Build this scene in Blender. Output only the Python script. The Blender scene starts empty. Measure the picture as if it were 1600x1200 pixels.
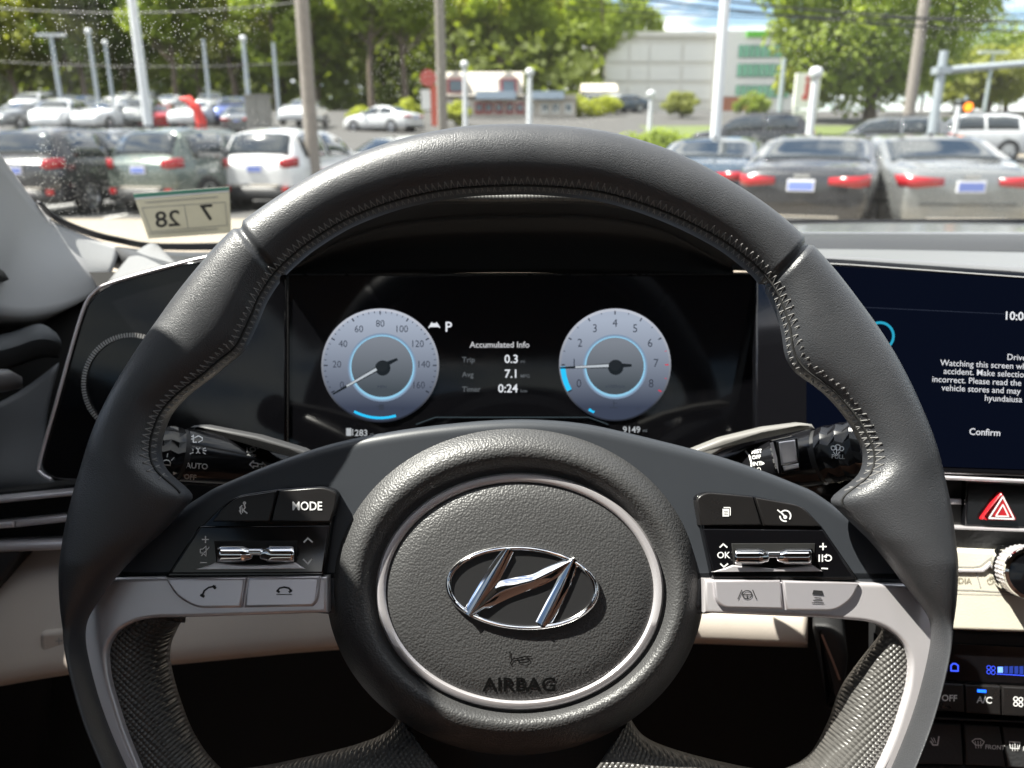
import bpy, bmesh, math, random
import numpy as np
from mathutils import Vector, Matrix
from mathutils.bvhtree import BVHTree
R = math.radians
random.seed(5); rng = np.random.default_rng(5)
scn = bpy.context.scene
COL = scn.collection

# ------------------------------------------------------------------ camera
F, PITCH = 1209.0, R(16.8)                 # focal length in photo pixels (1600 wide), downward pitch
CAM = Vector((0, 0, 1.10))
FW = Vector((0, math.cos(PITCH), -math.sin(PITCH)))
UP = Vector((0, math.sin(PITCH), math.cos(PITCH)))
RT = Vector((1, 0, 0))
cd = bpy.data.cameras.new('camera'); cam = bpy.data.objects.new('camera', cd); COL.objects.link(cam)
cam.location = CAM; cam.rotation_euler = (R(90) - PITCH, 0, 0)
cd.sensor_width = 36; cd.lens = 36 * F / 1600; cd.clip_start = 0.02; cd.clip_end = 4000
cd.dof.use_dof = True; cd.dof.focus_distance = 0.345; cd.dof.aperture_fstop = cd.lens / 2.4
scn.camera = cam

# ------------------------------------------------------------------ light
SUN = Vector((-0.49, -0.01, 0.87)).normalized()
w = bpy.data.worlds.new('World'); scn.world = w; w.use_nodes = True
nt = w.node_tree; nt.nodes.clear()
wo = nt.nodes.new('ShaderNodeOutputWorld'); bg = nt.nodes.new('ShaderNodeBackground')
sky = nt.nodes.new('ShaderNodeTexSky'); sky.sky_type = 'NISHITA'; sky.sun_disc = False; sky.dust_density = 0.4; sky.ozone_density = 2.5; sky.air_density = 1.0
sky.sun_elevation = math.asin(SUN.z); sky.sun_rotation = math.atan2(SUN.x, SUN.y)
tc = nt.nodes.new('ShaderNodeTexCoord'); mp = nt.nodes.new('ShaderNodeMapping')
mp.inputs['Scale'].default_value = (2.6, 2.6, 11); mp.inputs['Location'].default_value = (0.35, 0.1, 0.55)
nz = nt.nodes.new('ShaderNodeTexNoise'); nz.inputs['Scale'].default_value = 1.7; nz.inputs['Detail'].default_value = 9
nz.inputs['Roughness'].default_value = 0.58
cr = nt.nodes.new('ShaderNodeValToRGB'); cr.color_ramp.elements[0].position = 0.44; cr.color_ramp.elements[1].position = 0.56
mx = nt.nodes.new('ShaderNodeMix'); mx.data_type = 'RGBA'
mx.inputs['B'].default_value = (10.5, 10.4, 10.2, 1)
nt.links.new(tc.outputs['Generated'], mp.inputs['Vector']); nt.links.new(mp.outputs[0], nz.inputs['Vector'])
nt.links.new(nz.outputs['Fac'], cr.inputs[0]); nt.links.new(cr.outputs[0], mx.inputs['Factor'])
nt.links.new(sky.outputs[0], mx.inputs['A']); nt.links.new(mx.outputs['Result'], bg.inputs['Color'])
bg.inputs['Strength'].default_value = 0.068
nt.links.new(bg.outputs[0], wo.inputs[0])
sd = bpy.data.lights.new('sun', 'SUN'); sd.energy = 5.0; sd.angle = R(0.53); sd.color = (1.0, 0.955, 0.88)
so = bpy.data.objects.new('sun', sd); COL.objects.link(so); so.rotation_euler = SUN.to_track_quat('Z', 'Y').to_euler()
scn.view_settings.view_transform = 'Standard'; scn.view_settings.look = 'None'
scn.view_settings.exposure = 1.7; scn.view_settings.gamma = 1; scn.view_settings.use_curve_mapping = False
scn.cycles.use_denoising = True
scn.cycles.max_bounces = 12; scn.cycles.transparent_max_bounces = 16
scn.cycles.sample_clamp_indirect = 6; scn.cycles.caustics_reflective = False

# ------------------------------------------------------------------ helpers
def ray(px, py): return FW + RT * ((px - 800) / F) - UP * ((py - 600) / F)
def pt(px, py, d): return CAM + ray(px, py) * d                 # point seen at a pixel, d metres along the view axis
def atY(px, py, Y): r = ray(px, py); return CAM + r * (Y / r.y)
WM = {}
class Frame:
    """a flat working plane: origin, normal towards the driver"""
    def __init__(s, o, n, up=(0, 0, 1)):
        z = Vector(n).normalized(); x = Vector(up).cross(z).normalized(); y = z.cross(x)
        s.M = Matrix(((x.x, y.x, z.x, o[0]), (x.y, y.y, z.y, o[1]), (x.z, y.z, z.z, o[2]), (0, 0, 0, 1)))
        s.I = s.M.inverted(); s.c = s.I @ CAM
    def px(s, x, y, w=0.0):
        r = s.I.to_3x3() @ ray(x, y); t = (w - s.c.z) / r.z
        return s.c + r * t
IDM = Matrix.Identity(4)

def thing(name, label, cat, loc=(0, 0, 0), group=None, M=None, kind=None):
    o = bpy.data.objects.new(name, None); COL.objects.link(o)
    o.empty_display_size = 0.05
    m = M.copy() if M is not None else Matrix.Translation(Vector(loc))
    o.matrix_basis = m; WM[o.name] = m
    tag(o, label, cat, group, kind); return o
def tag(o, label=None, cat=None, group=None, kind=None):
    if label: o['label'] = label
    if cat: o['category'] = cat
    if group: o['group'] = group
    if kind: o['kind'] = kind
    return o
def place(o, parent, M):
    if parent is not None:
        o.parent = parent; o.matrix_basis = WM[parent.name].inverted() @ M
    else: o.matrix_basis = M
    WM[o.name] = M.copy()
def mobj(name, verts, faces, mat, parent=None, M=IDM, smooth=None, recalc=True):
    me = bpy.data.meshes.new(name)
    me.from_pydata([tuple(v) for v in verts], [], faces)
    if recalc:
        bm = bmesh.new(); bm.from_mesh(me); bmesh.ops.recalc_face_normals(bm, faces=bm.faces); bm.to_mesh(me); bm.free()
    if smooth is not None:
        me.polygons.foreach_set('use_smooth', [True] * len(me.polygons))
        if smooth < 180: me.set_sharp_from_angle(angle=R(smooth))
    me.update()
    o = bpy.data.objects.new(name, me); COL.objects.link(o)
    if mat: me.materials.append(mat)
    place(o, parent, M); return o
def solid(o, t, off=-1.0):
    m = o.modifiers.new('solid', 'SOLIDIFY'); m.thickness = t; m.offset = off; return o
class MB:
    def __init__(s): s.v = []; s.f = []
    def add(s, v, f):
        b = len(s.v); s.v += [Vector(x) for x in v]; s.f += [tuple(b + i for i in q) for q in f]
    def box(s, a, b, M=None):
        (x0, y0, z0), (x1, y1, z1) = a, b
        v = [Vector(p) for p in ((x0,y0,z0),(x1,y0,z0),(x1,y1,z0),(x0,y1,z0),(x0,y0,z1),(x1,y0,z1),(x1,y1,z1),(x0,y1,z1))]
        if M is not None: v = [M @ p for p in v]
        s.add(v, [(0,3,2,1),(4,5,6,7),(0,1,5,4),(1,2,6,5),(2,3,7,6),(3,0,4,7)])
    def tube(s, pts, r, n=8, caps=True):
        pts = [Vector(p) for p in pts]; rs = r if isinstance(r, (list, tuple)) else [r] * len(pts)
        v = []; f = []
        for i, p in enumerate(pts):
            d = (pts[min(i + 1, len(pts) - 1)] - pts[max(i - 1, 0)]).normalized()
            a = Vector((0, 0, 1)) if abs(d.z) < 0.9 else Vector((1, 0, 0))
            x = d.cross(a).normalized(); y = d.cross(x)
            for k in range(n):
                t = 2 * math.pi * k / n
                v.append(p + x * (rs[i] * math.cos(t)) + y * (rs[i] * math.sin(t)))
        for i in range(len(pts) - 1):
            for k in range(n):
                k2 = (k + 1) % n
                f.append((i*n+k, i*n+k2, (i+1)*n+k2, (i+1)*n+k))
        if caps: f += [tuple(range(n - 1, -1, -1)), tuple((len(pts)-1)*n + k for k in range(n))]
        s.add(v, f)
    def lathe(s, prof, n=24, M=None, close=False):
        v = []; f = []
        for (r, z) in prof:
            for k in range(n):
                t = 2 * math.pi * k / n; p = Vector((r * math.cos(t), r * math.sin(t), z))
                v.append(M @ p if M is not None else p)
        m = len(prof)
        for i in range(m - 1 + (1 if close else 0)):
            for k in range(n):
                k2 = (k + 1) % n; j = (i + 1) % m
                f.append((i*n+k, i*n+k2, j*n+k2, j*n+k))
        s.add(v, f)
    def build(s, name, mat, parent=None, M=IDM, smooth=None): return mobj(name, s.v, s.f, mat, parent, M, smooth)
def spline(pts, n=8, closed=False):
    P = [np.array(p, float) for p in pts]; m = len(P); out = []
    for i in range(m if closed else m - 1):
        if closed: p0, p1, p2, p3 = P[(i-1) % m], P[i], P[(i+1) % m], P[(i+2) % m]
        else: p0, p1, p2, p3 = P[max(i-1, 0)], P[i], P[i+1], P[min(i+2, m-1)]
        for k in range(n):
            t = k / n
            out.append(0.5*((2*p1)+(-p0+p2)*t+(2*p0-5*p1+4*p2-p3)*t*t+(-p0+3*p1-3*p2+p3)*t**3))
    if not closed: out.append(P[-1])
    return [tuple(float(c) for c in q) for q in out]
def rpoly(pts, r=6, n=5):
    """polygon with rounded corners; a corner may be (x, y, r)"""
    out = []; m = len(pts)
    for i in range(m):
        p = Vector(pts[i][:2]); rr = pts[i][2] if len(pts[i]) > 2 else r
        a = Vector(pts[i-1][:2]); b = Vector(pts[(i+1) % m][:2])
        da = a - p; db = b - p
        ra = min(rr, da.length * 0.48); rb = min(rr, db.length * 0.48)
        if rr <= 4.5: out.append((p.x, p.y)); continue
        A = p + da.normalized() * ra; B = p + db.normalized() * rb
        for k in range(n + 1):
            t = k / n; q = A*(1-t)**2 + p*(2*t*(1-t)) + B*t*t
            out.append((q.x, q.y))
    return out
def ell(cx, cy, rx, ry, n=64, rot=0.0, a0=0, a1=360):
    o = []
    full = abs(a1 - a0) >= 359.9
    for k in range(n if full else n + 1):
        t = R(a0 + (a1 - a0) * k / n); x, y = rx * math.cos(t), -ry * math.sin(t)
        o.append((cx + x*math.cos(rot) - y*math.sin(rot), cy + x*math.sin(rot) + y*math.cos(rot)))
    return o
def inset(pts, d):
    m = len(pts); out = []
    for i in range(m):
        p, a, b = Vector(pts[i]), Vector(pts[i-1]), Vector(pts[(i+1) % m])
        e1 = (p - a); e2 = (b - p)
        if e1.length < 1e-9: e1 = e2
        if e2.length < 1e-9: e2 = e1
        n1 = Vector((-e1.y, e1.x)).normalized(); n2 = Vector((-e2.y, e2.x)).normalized()
        n = n1 + n2
        n = n1 if n.length < 1e-6 else n.normalized()
        c = max(0.45, n.dot(n1)); q = p + n * (d / c); out.append((q.x, q.y))
    return out
def area(p): return 0.5 * sum(p[i-1][0]*p[i][1] - p[i][0]*p[i-1][1] for i in range(len(p)))
def prism(name, poly, fr, w0, w1, bev, mat, parent, seg=3, local=False, smooth=35, flat=False):
    """extruded outline (photo pixels) on a plane: back at w0, front at w1, rounded front edge"""
    pts = [tuple(p[:2]) for p in poly] if local else [tuple(fr.px(p[0], p[1], w1))[:2] for p in poly]
    if area(pts) < 0: pts = pts[::-1]
    m = len(pts); rings = [(pts, w0)]
    if bev > 0:
        for k in range(seg + 1):
            a = math.pi / 2 * k / seg
            rings.append((inset(pts, bev * (1 - math.cos(a))) if not flat else inset(pts, bev * k / seg), w1 - bev + bev * (math.sin(a) if not flat else k / seg)))
        rings.append((inset(pts, bev * 1.22), w1))
    else: rings.append((pts, w1))
    v = []; f = []
    for (p, ww) in rings: v += [(x, y, ww) for x, y in p]
    for i in range(len(rings) - 1):
        for k in range(m):
            k2 = (k + 1) % m; f.append((i*m+k, i*m+k2, (i+1)*m+k2, (i+1)*m+k))
    f.append(tuple(range(m - 1, -1, -1))); f.append(tuple((len(rings)-1)*m + k for k in range(m)))
    return mobj(name, v, f, mat, parent, fr.M, smooth, recalc=False)
def loft(name, rows, mat, parent, thick=0.0, smooth=40, n=0, off=-1.0, flip=False):
    """surface through rows of points; n>0 resamples each row as a smooth curve"""
    if n:
        rows = [[Vector(q) for q in spline([tuple(p) for p in r], n)] for r in rows]
        cols = list(zip(*rows)); cols = [[Vector(q) for q in spline([tuple(p) for p in c], 4)] for c in cols]
        rows = list(zip(*cols))
    m = len(rows[0]); v = [p for r in rows for p in r]; f = []
    for i in range(len(rows) - 1):
        for k in range(m - 1):
            q = (i*m+k, i*m+k+1, (i+1)*m+k+1, (i+1)*m+k); f.append(q[::-1] if flip else q)
    o = mobj(name, v, f, mat, parent, IDM, smooth, recalc=False)
    # face the camera side
    me = o.data; s = 0
    for p in me.polygons: s += (CAM - p.center).dot(p.normal) * p.area
    if s < 0: me.flip_normals()
    if thick: solid(o, thick, off)
    return o
# flat print: shapes in photo pixels laid on a plane or on a mesh
class Print:
    def __init__(s): s.v = []; s.f = []
    def poly(s, pts):
        b = len(s.v); s.v += [tuple(p[:2]) for p in pts]; s.f.append(tuple(range(b, b + len(pts)))); return s
    def ring(s, cx, cy, rx, ry, wd, n=48, rot=0, a0=0, a1=360):
        o = ell(cx, cy, rx, ry, n, rot, a0, a1); i = ell(cx, cy, rx - wd, ry - wd, n, rot, a0, a1)
        m = len(o); b = len(s.v); s.v += o + i
        for k in range(m if abs(a1-a0) >= 359.9 else m - 1):
            k2 = (k + 1) % m; s.f.append((b+k, b+k2, b+m+k2, b+m+k))
        return s
    def line(s, pts, wd, closed=False):
        P = [Vector(p[:2]) for p in pts]
        if closed: P.append(P[0])
        for a, b in zip(P[:-1], P[1:]):
            d = (b - a)
            if d.length < 1e-6: continue
            n = Vector((-d.y, d.x)).normalized() * (wd / 2); e = d.normalized() * (wd * 0.3)
            s.poly([a - e + n, b + e + n, b + e - n, a - e - n])
        return s
    def text(s, txt, x, y, h, align='LEFT', rot=0.0, bold=0.02, mirror=False, sx=1.0, shear=0.0):
        """cap height h pixels, baseline at (x, y)"""
        c = bpy.data.curves.new('t', 'FONT'); c.body = txt; c.align_x = align; c.size = 1; c.offset = min(bold, .014)
        c.shear = shear; c.resolution_u = 3
        ob = bpy.data.objects.new('t', c); COL.objects.link(ob)
        me = bpy.data.meshes.new_from_object(ob)
        k = h / 0.685; b = len(s.v); ca, sa = math.cos(rot), math.sin(rot)
        for vv in me.vertices:
            u = vv.co.x * k * sx * (-1 if mirror else 1); t = -vv.co.y * k
            s.v.append((x + u*ca - t*sa, y + u*sa + t*ca))
        s.f += [tuple(b + i for i in p.vertices) for p in me.polygons]
        bpy.data.objects.remove(ob); bpy.data.curves.remove(c); bpy.data.meshes.remove(me)
        return s
    def on(s, name, mat, parent, fr, w):
        v = [fr.px(x, y, w) for x, y in s.v]
        return mobj(name, v, s.face_out(v, fr), mat, parent, fr.M, None, recalc=False)
    def face_out(s, v, fr):
        out = []
        for q in s.f:
            a = sum(v[q[i-1]].x*v[q[i]].y - v[q[i]].x*v[q[i-1]].y for i in range(len(q)))
            out.append(q if a > 0 else q[::-1])
        return out
    def wrap(s, name, mat, parent, targets, off=0.0003):
        trees = []
        for t in targets if isinstance(targets, list) else [targets]:
            M = WM[t.name]
            trees.append(BVHTree.FromPolygons([M @ v.co for v in t.data.vertices], [tuple(p.vertices) for p in t.data.polygons]))
        # finer faces so that the print follows the surface
        v = []; last = 0.4
        for (x, y) in s.v:
            r = ray(x, y).normalized(); best = None
            for t in trees:
                h = t.ray_cast(CAM, r)
                if h[0] is not None and (best is None or h[3] < best): best = h[3]
            if best is None: best = last
            last = best; v.append(CAM + r * (best - off))
        o = mobj(name, v, s.f, mat, parent, IDM, None, recalc=False)
        for p in o.data.polygons:
            pass
        return o

# ------------------------------------------------------------------ materials
def mat(name, col, rough=0.5, metal=0.0, spec=0.5, bump=None, vary=0.0, vscale=8.0, emit=None, estr=0.0, coat=0.0, rvar=0.0):
    """bump = (kind, scale, strength, distance)"""
    m = bpy.data.materials.new(name); m.use_nodes = True; n = m.node_tree.nodes; L = m.node_tree.links
    b = n['Principled BSDF']; b.inputs['Base Color'].default_value = (*col, 1); b.inputs['Roughness'].default_value = rough
    b.inputs['Metallic'].default_value = metal; b.inputs['Specular IOR Level'].default_value = spec
    b.inputs['Coat Weight'].default_value = coat; b.inputs['Coat Roughness'].default_value = 0.04
    if emit: b.inputs['Emission Color'].default_value = (*emit, 1); b.inputs['Emission Strength'].default_value = estr
    t = n.new('ShaderNodeTexCoord')
    if vary or rvar:
        z = n.new('ShaderNodeTexNoise'); z.inputs['Scale'].default_value = vscale; z.inputs['Detail'].default_value = 6
        z.inputs['Roughness'].default_value = 0.65
        L.new(t.outputs['Object'], z.inputs['Vector'])
    if vary:
        x = n.new('ShaderNodeMix'); x.data_type = 'RGBA'
        x.inputs['A'].default_value = (*[c * (1 - vary) for c in col], 1); x.inputs['B'].default_value = (*[min(1, c * (1 + vary)) for c in col], 1)
        L.new(z.outputs['Fac'], x.inputs['Factor']); L.new(x.outputs['Result'], b.inputs['Base Color'])
    if rvar:
        mr = n.new('ShaderNodeMapRange'); mr.inputs['From Min'].default_value = 0.3; mr.inputs['From Max'].default_value = 0.7
        mr.inputs['To Min'].default_value = max(0.02, rough - rvar); mr.inputs['To Max'].default_value = rough + rvar
        L.new(z.outputs['Fac'], mr.inputs['Value']); L.new(mr.outputs[0], b.inputs['Roughness'])
    if bump:
        kind, sc, st, di = bump
        bp = n.new('ShaderNodeBump'); bp.inputs['Strength'].default_value = st; bp.inputs['Distance'].default_value = di
        if kind == 'pebble':
            v = n.new('ShaderNodeTexVoronoi'); v.feature = 'SMOOTH_F1'; v.inputs['Scale'].default_value = sc; v.inputs['Smoothness'].default_value = 0.35
            z2 = n.new('ShaderNodeTexNoise'); z2.inputs['Scale'].default_value = sc * 0.45; z2.inputs['Detail'].default_value = 3
            vm = n.new('ShaderNodeVectorMath'); vm.operation = 'MULTIPLY_ADD'
            vm.inputs[1].default_value = (0.9 / sc,) * 3
            L.new(t.outputs['Object'], z2.inputs['Vector']); L.new(z2.outputs['Color'], vm.inputs[0]); L.new(t.outputs['Object'], vm.inputs[2])
            L.new(vm.outputs[0], v.inputs['Vector'])
            iv = n.new('ShaderNodeMath'); iv.operation = 'SUBTRACT'; iv.inputs[0].default_value = 1
            L.new(v.outputs['Distance'], iv.inputs[1]); L.new(iv.outputs[0], bp.inputs['Height'])
        elif kind == 'dimple':
            mp = n.new('ShaderNodeMapping'); mp.inputs['Rotation'].default_value = (0, 0, R(45)); mp.inputs['Scale'].default_value = (sc, sc, 0)
            v = n.new('ShaderNodeTexVoronoi'); v.voronoi_dimensions = '2D'; v.inputs['Randomness'].default_value = 0.0; v.inputs['Scale'].default_value = 1
            L.new(t.outputs['Object'], mp.inputs['Vector']); L.new(mp.outputs[0], v.inputs['Vector'])
            iv = n.new('ShaderNodeMath'); iv.operation = 'SUBTRACT'; iv.inputs[0].default_value = 1
            L.new(v.outputs['Distance'], iv.inputs[1]); L.new(iv.outputs[0], bp.inputs['Height'])
        else:
            z3 = n.new('ShaderNodeTexNoise'); z3.inputs['Scale'].default_value = sc; z3.inputs['Detail'].default_value = 5
            L.new(t.outputs['Object'], z3.inputs['Vector']); L.new(z3.outputs['Fac'], bp.inputs['Height'])
        L.new(bp.outputs[0], b.inputs['Normal'])
    return m
def emis(name, col, st):
    m = bpy.data.materials.new(name); m.use_nodes = True; n = m.node_tree.nodes; L = m.node_tree.links
    n.clear(); o = n.new('ShaderNodeOutputMaterial'); e = n.new('ShaderNodeEmission')
    e.inputs[0].default_value = (*col, 1); e.inputs[1].default_value = st; L.new(e.outputs[0], o.inputs[0]); return m

# ================================================================== OUTSIDE
GZ = -0.12                                   # ground level below the car's own datum
def gz(Y): return GZ if Y < 20 else GZ + (0.085 * (Y - 20) if Y < 75 else 4.675 + 0.045 * (min(Y, 160) - 75))
def gpos(px, Y): p = atY(px, 236, Y); return Vector((p.x, Y, gz(Y)))
M_asph = mat('asphalt', (0.065, 0.063, 0.06), 0.85, bump=('noise', 90, 0.4, 0.01), vary=0.25, vscale=0.8)
M_conc = mat('concrete', (0.25, 0.215, 0.165), 0.85, bump=('noise', 40, 0.3, 0.01), vary=0.14, vscale=0.7)
M_lawn = mat('lawn', (0.10, 0.13, 0.035), 0.9, bump=('noise', 12, 0.6, 0.05), vary=0.35, vscale=0.5)
M_paint_line = mat('road_paint', (0.72, 0.71, 0.68), 0.7, vary=0.1, vscale=6)

xs = [-600, -200, -90, -45, 0, 45, 90, 200, 600]
ys = [-60, 0, 10, 20, 30, 45, 60, 75, 100, 130, 160, 300, 900, 2500]
v = [(x, y, gz(y)) for y in ys for x in xs]; nX = len(xs)
f = [(j*nX+i, j*nX+i+1, (j+1)*nX+i+1, (j+1)*nX+i) for j in range(len(ys)-1) for i in range(nX-1)]
tag(mobj('ground', v, f, M_asph, None, IDM, None), 'grey asphalt ground of the car lot rising uphill', kind='structure')
def sheet(name, x0, x1, ya, yb, m, dz, label):
    Y = sorted(set([ya, yb] + [y for y in ys if ya < y < yb]))
    v = []; f = []
    for y in Y: v += [(x0, y, gz(y) + dz), (x1, y, gz(y) + dz)]
    for i in range(len(Y) - 1): f.append((2*i, 2*i+1, 2*i+3, 2*i+2))
    return tag(mobj(name, v, f, m), label, kind='structure')
sheet('lane', -60, 60, 4.5, 14.6, M_conc, 0.004, 'pale concrete driving lane in front of the windshield')
sheet('verge', -80, 8, 24.5, 30, M_lawn, 0.006, 'dry lawn verge behind the first row of cars')
sheet('verge', 8, 80, 33, 52, M_lawn, 0.006, 'lawn verge before the white office building')
sheet('pavement', 8, 80, 31.5, 33, M_conc, 0.008, 'pale concrete sidewalk strip along the lawn')
for k in range(-9, 10):
    xk = k * 2.75 + 0.6
    tag(mobj('bay_marking', [(xk-0.05, 14.8, GZ+0.008), (xk+0.05, 14.8, GZ+0.008), (xk+0.05, 19.6, GZ+0.008), (xk-0.05, 19.6, GZ+0.008)], [(0,1,2,3)], M_paint_line),
        'white painted parking bay line on the asphalt', kind='structure')

# ---------------------------------------------------------------- vehicles
M_tyre = mat('tyre_rubber', (0.012, 0.012, 0.013), 0.8)
M_alloy = mat('alloy', (0.55, 0.56, 0.58), 0.3, metal=1)
M_cglass = mat('car_glass', (0.012, 0.018, 0.022), 0.03, spec=0.9, coat=0.5)
M_tail = mat('tail_lamp_red', (0.34, 0.006, 0.012), 0.2, coat=.6)
M_trimblk = mat('bumper_black', (0.015, 0.015, 0.016), 0.5)
M_plate = mat('plate_blue', (0.16, 0.22, 0.55), 0.4)
M_platew = mat('plate_white', (0.75, 0.76, 0.80), 0.4)
M_chrome_car = mat('car_chrome', (0.8, 0.8, 0.8), 0.12, metal=1)
def paint(name, c, metal=0.25, rough=0.28): return mat('paint_' + name, c, rough, metal=metal, coat=1.0, rvar=0.05, vscale=3)
PAINT = {'white': paint('white', (0.62, 0.63, 0.64), 0.0), 'silver': paint('silver', (0.24, 0.25, 0.25), 0.6),
         'dark': paint('dark', (0.025, 0.026, 0.03), 0.3), 'navy': paint('navy', (0.03, 0.055, 0.085), 0.3),
         'green': paint('green', (0.10, 0.125, 0.11), 0.4), 'red': paint('red', (0.35, 0.015, 0.02), 0.2),
         'blue': paint('blue', (0.03, 0.06, 0.22), 0.3), 'grey': paint('grey', (0.16, 0.17, 0.18), 0.4)}
SPEC = {
 'sedan': dict(L=4.68, W=1.82, top=[(0,.96),(.10,1.02),(.5,1.07),(.75,1.16),(1.3,1.40),(1.9,1.445),(2.4,1.42),(3.3,1.05),(4.2,.90),(4.58,.74),(4.68,.60)],
               belt=[(0,.90),(.5,.99),(1.3,.97),(3.25,.93),(4.3,.82),(4.68,.57)], rw=(.60,1.28), ww=(2.5,3.2), sw=(.95,3.0), wy=(1.0,3.74), zb=.20, lamp=(.76,.90), pl=.78),
 'suv': dict(L=4.40, W=1.84, top=[(0,1.0),(.06,1.08),(.22,1.34),(.42,1.57),(.9,1.655),(2.2,1.64),(2.75,1.52),(3.3,1.13),(4.1,1.0),(4.34,.80),(4.40,.62)],
             belt=[(0,.96),(.3,1.03),(3.25,1.03),(4.2,.92),(4.40,.60)], rw=(.10,.40), ww=(2.7,3.25), sw=(.5,3.0), wy=(.80,3.45), zb=.24, lamp=(.88,1.06), pl=.86)}
def make_car(kind, label, cat, colour, group=None):
    S = SPEC[kind]; L, W, zb = S['L'], S['W'], S['zb']
    root = thing(kind, label, cat, group=group)
    ty, tz = zip(*S['top']); by, bz = zip(*S['belt'])
    def sect(y):
        zt = float(np.interp(y, ty, tz)); ze = float(np.interp(y, by, bz)); ze = min(ze, zt - 0.03)
        e = max(0, 1 - y / .55) ** 2 * .13 + max(0, 1 - (L - y) / .9) ** 2 * .22
        wb = W / 2 * (1 - e); wt = wb - .40 * (zt - ze) - .02; h = ze - zb
        z5 = max(ze + .35 * (zt - ze), zt - .06)
        return [(0, zb), (wb*.86, zb), (wb*.96, zb+.10*h), (wb, zb+.45*h), (wb*.992, zb+.78*h), (wb*.975, ze), (wt, z5), (wt*.78, zt-.004), (0, zt+.012)]
    YS = sorted(set(list(np.linspace(0, L, 34)) + list(ty)))
    rows = []
    def full(s): return [Vector((x, 0, z)) for x, z in s] + [Vector((-x, 0, z)) for x, z in s[-2:0:-1]]
    c = full(sect(0)); mid = Vector((0, 0, .62))
    for k, (sc, dy) in enumerate([(.0, -.075), (.55, -.072), (.86, -.06), (.96, -.03)]):
        rows.append([mid + (p - mid) * sc + Vector((0, dy, 0)) for p in c])
    for y in YS: rows.append([p + Vector((0, float(y), 0)) for p in full(sect(float(y)))])
    c = full(sect(L)); mid = Vector((0, L, .45)); c = [p + Vector((0, L, 0)) for p in c]
    rows.append([mid + (p - mid) * .9 + Vector((0, .05, 0)) for p in c]); rows.append([mid + (p - mid) * 0.01 + Vector((0, .07, 0)) for p in c])
    m = len(rows[0]); v = [p for r in rows for p in r]
    f = [(i*m+k, i*m+(k+1) % m, (i+1)*m+(k+1) % m, (i+1)*m+k) for i in range(len(rows)-1) for k in range(m)]
    body = mobj('body', v, f, PAINT[colour], root, smooth=50); body.material_slots[0].link = 'OBJECT'; body.material_slots[0].material = PAINT[colour]
    # glass: panels set just proud of the shell
    for sgn in (1, -1):
        a, b = S['sw']; mids = (a + b) / 2 - .1
        for (y0, y1) in ((a, mids - .04), (mids + .04, b)):
            g = []
            for y in np.linspace(y0, y1, 8):
                s = sect(float(y)); p5, p6 = s[5], s[6]
                lo, hi = .10, .93
                g.append([Vector((sgn*(p5[0]+(p6[0]-p5[0])*t+.008), float(y), p5[1]+(p6[1]-p5[1])*t)) for t in (lo, .5, hi)])
            solid(loft('side_window', g, M_cglass, root, smooth=60), .004, 0)
    for nm, (y0, y1) in (('rear_window', S['rw']), ('windshield', S['ww'])):
        g = []
        for y in np.linspace(y0, y1, 7):
            s = sect(float(y)); x6 = s[6][0] * .92
            g.append([Vector((x, float(y) + (-.006 if nm[0] == 'r' else .006), float(np.interp(abs(x), [0, s[7][0], s[6][0]], [s[8][1], s[7][1], s[6][1]])) + .008)) for x in np.linspace(-x6, x6, 9)])
        solid(loft(nm, g, M_cglass, root, smooth=60), .004, 0)
    r = .335 if kind == 'sedan' else .35
    for y in S['wy']:
        for sgn in (1, -1):
            wx = W/2 - .10
            T = Matrix.Translation((sgn * wx, y, r)) @ Matrix.Rotation(R(90), 4, 'Y') @ (IDM if sgn > 0 else Matrix.Rotation(R(180), 4, 'X'))
            b = MB(); b.lathe([(r*.70, -.1), (r*.96, -.1), (r, -.07), (r, .09), (r*.96, .115), (r*.70, .112)], 28, T); ob = b.build('tyre', M_tyre, root, smooth=40)
            b = MB(); b.lathe([(.02, .085), (r*.16, .09), (r*.17, .07)], 16, T)
            b.lathe([(r*.71, .113), (r*.66, .112), (r*.64, .06), (r*.6, .05)], 28, T)
            for k in range(5):
                q = T @ Matrix.Rotation(2*math.pi*k/5, 4, 'Z'); b.box((r*.1, -.035, .06), (r*.66, .035, .095), q)
            b.build('rim', M_alloy, ob, smooth=40)
            b = MB(); b.lathe([(.0, 0.02), (r*1.14, 0.02), (r*1.14, .108), (r*1.0, .108)], 28, T); b.build('wheel_arch', M_trimblk, root)
    z0, z1 = S['lamp']
    for sgn in (1, -1):
        wb = W/2*.87
        pl = [((.56 if kind == 'suv' else .34)*W/1.84, -.088), (.66, -.084), (wb-.08, -.055), (wb+.012, .03), (wb+.055, .20 if kind == 'suv' else .28)]
        g = [[Vector((sgn*x, y, z0 + (z1-z0)*t + (.02 if i > 2 else 0))) for i, (x, y) in enumerate(pl)] for t in (0, .5, 1)]
        g[0][0].z += .03; g[2][0].z -= .02
        solid(loft('tail_light', g, M_tail, root, smooth=60), .02, 0)
    zt_ = S['lamp'][0] - .05
    b = MB(); b.box((-.60, -.090, zt_-.30 if kind == 'suv' else zt_-.16), (.60, -.066, zt_-.288 if kind == 'suv' else zt_-.148)); b.build('trunk_gap', M_trimblk, root)
    b = MB(); b.box((-.10, -.092, S['lamp'][1]-.02), (.10, -.07, S['lamp'][1]+.02)); b.build('badge', M_chrome_car, root)
    for sgn in ((1, -1) if kind == 'suv' else ()):
        b = MB(); b.box((sgn*.58, -.10, zb+.17), (sgn*.72, -.055, zb+.23 if kind == 'sedan' else zb+.27)); b.build('reflector', M_tail, root)
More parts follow.
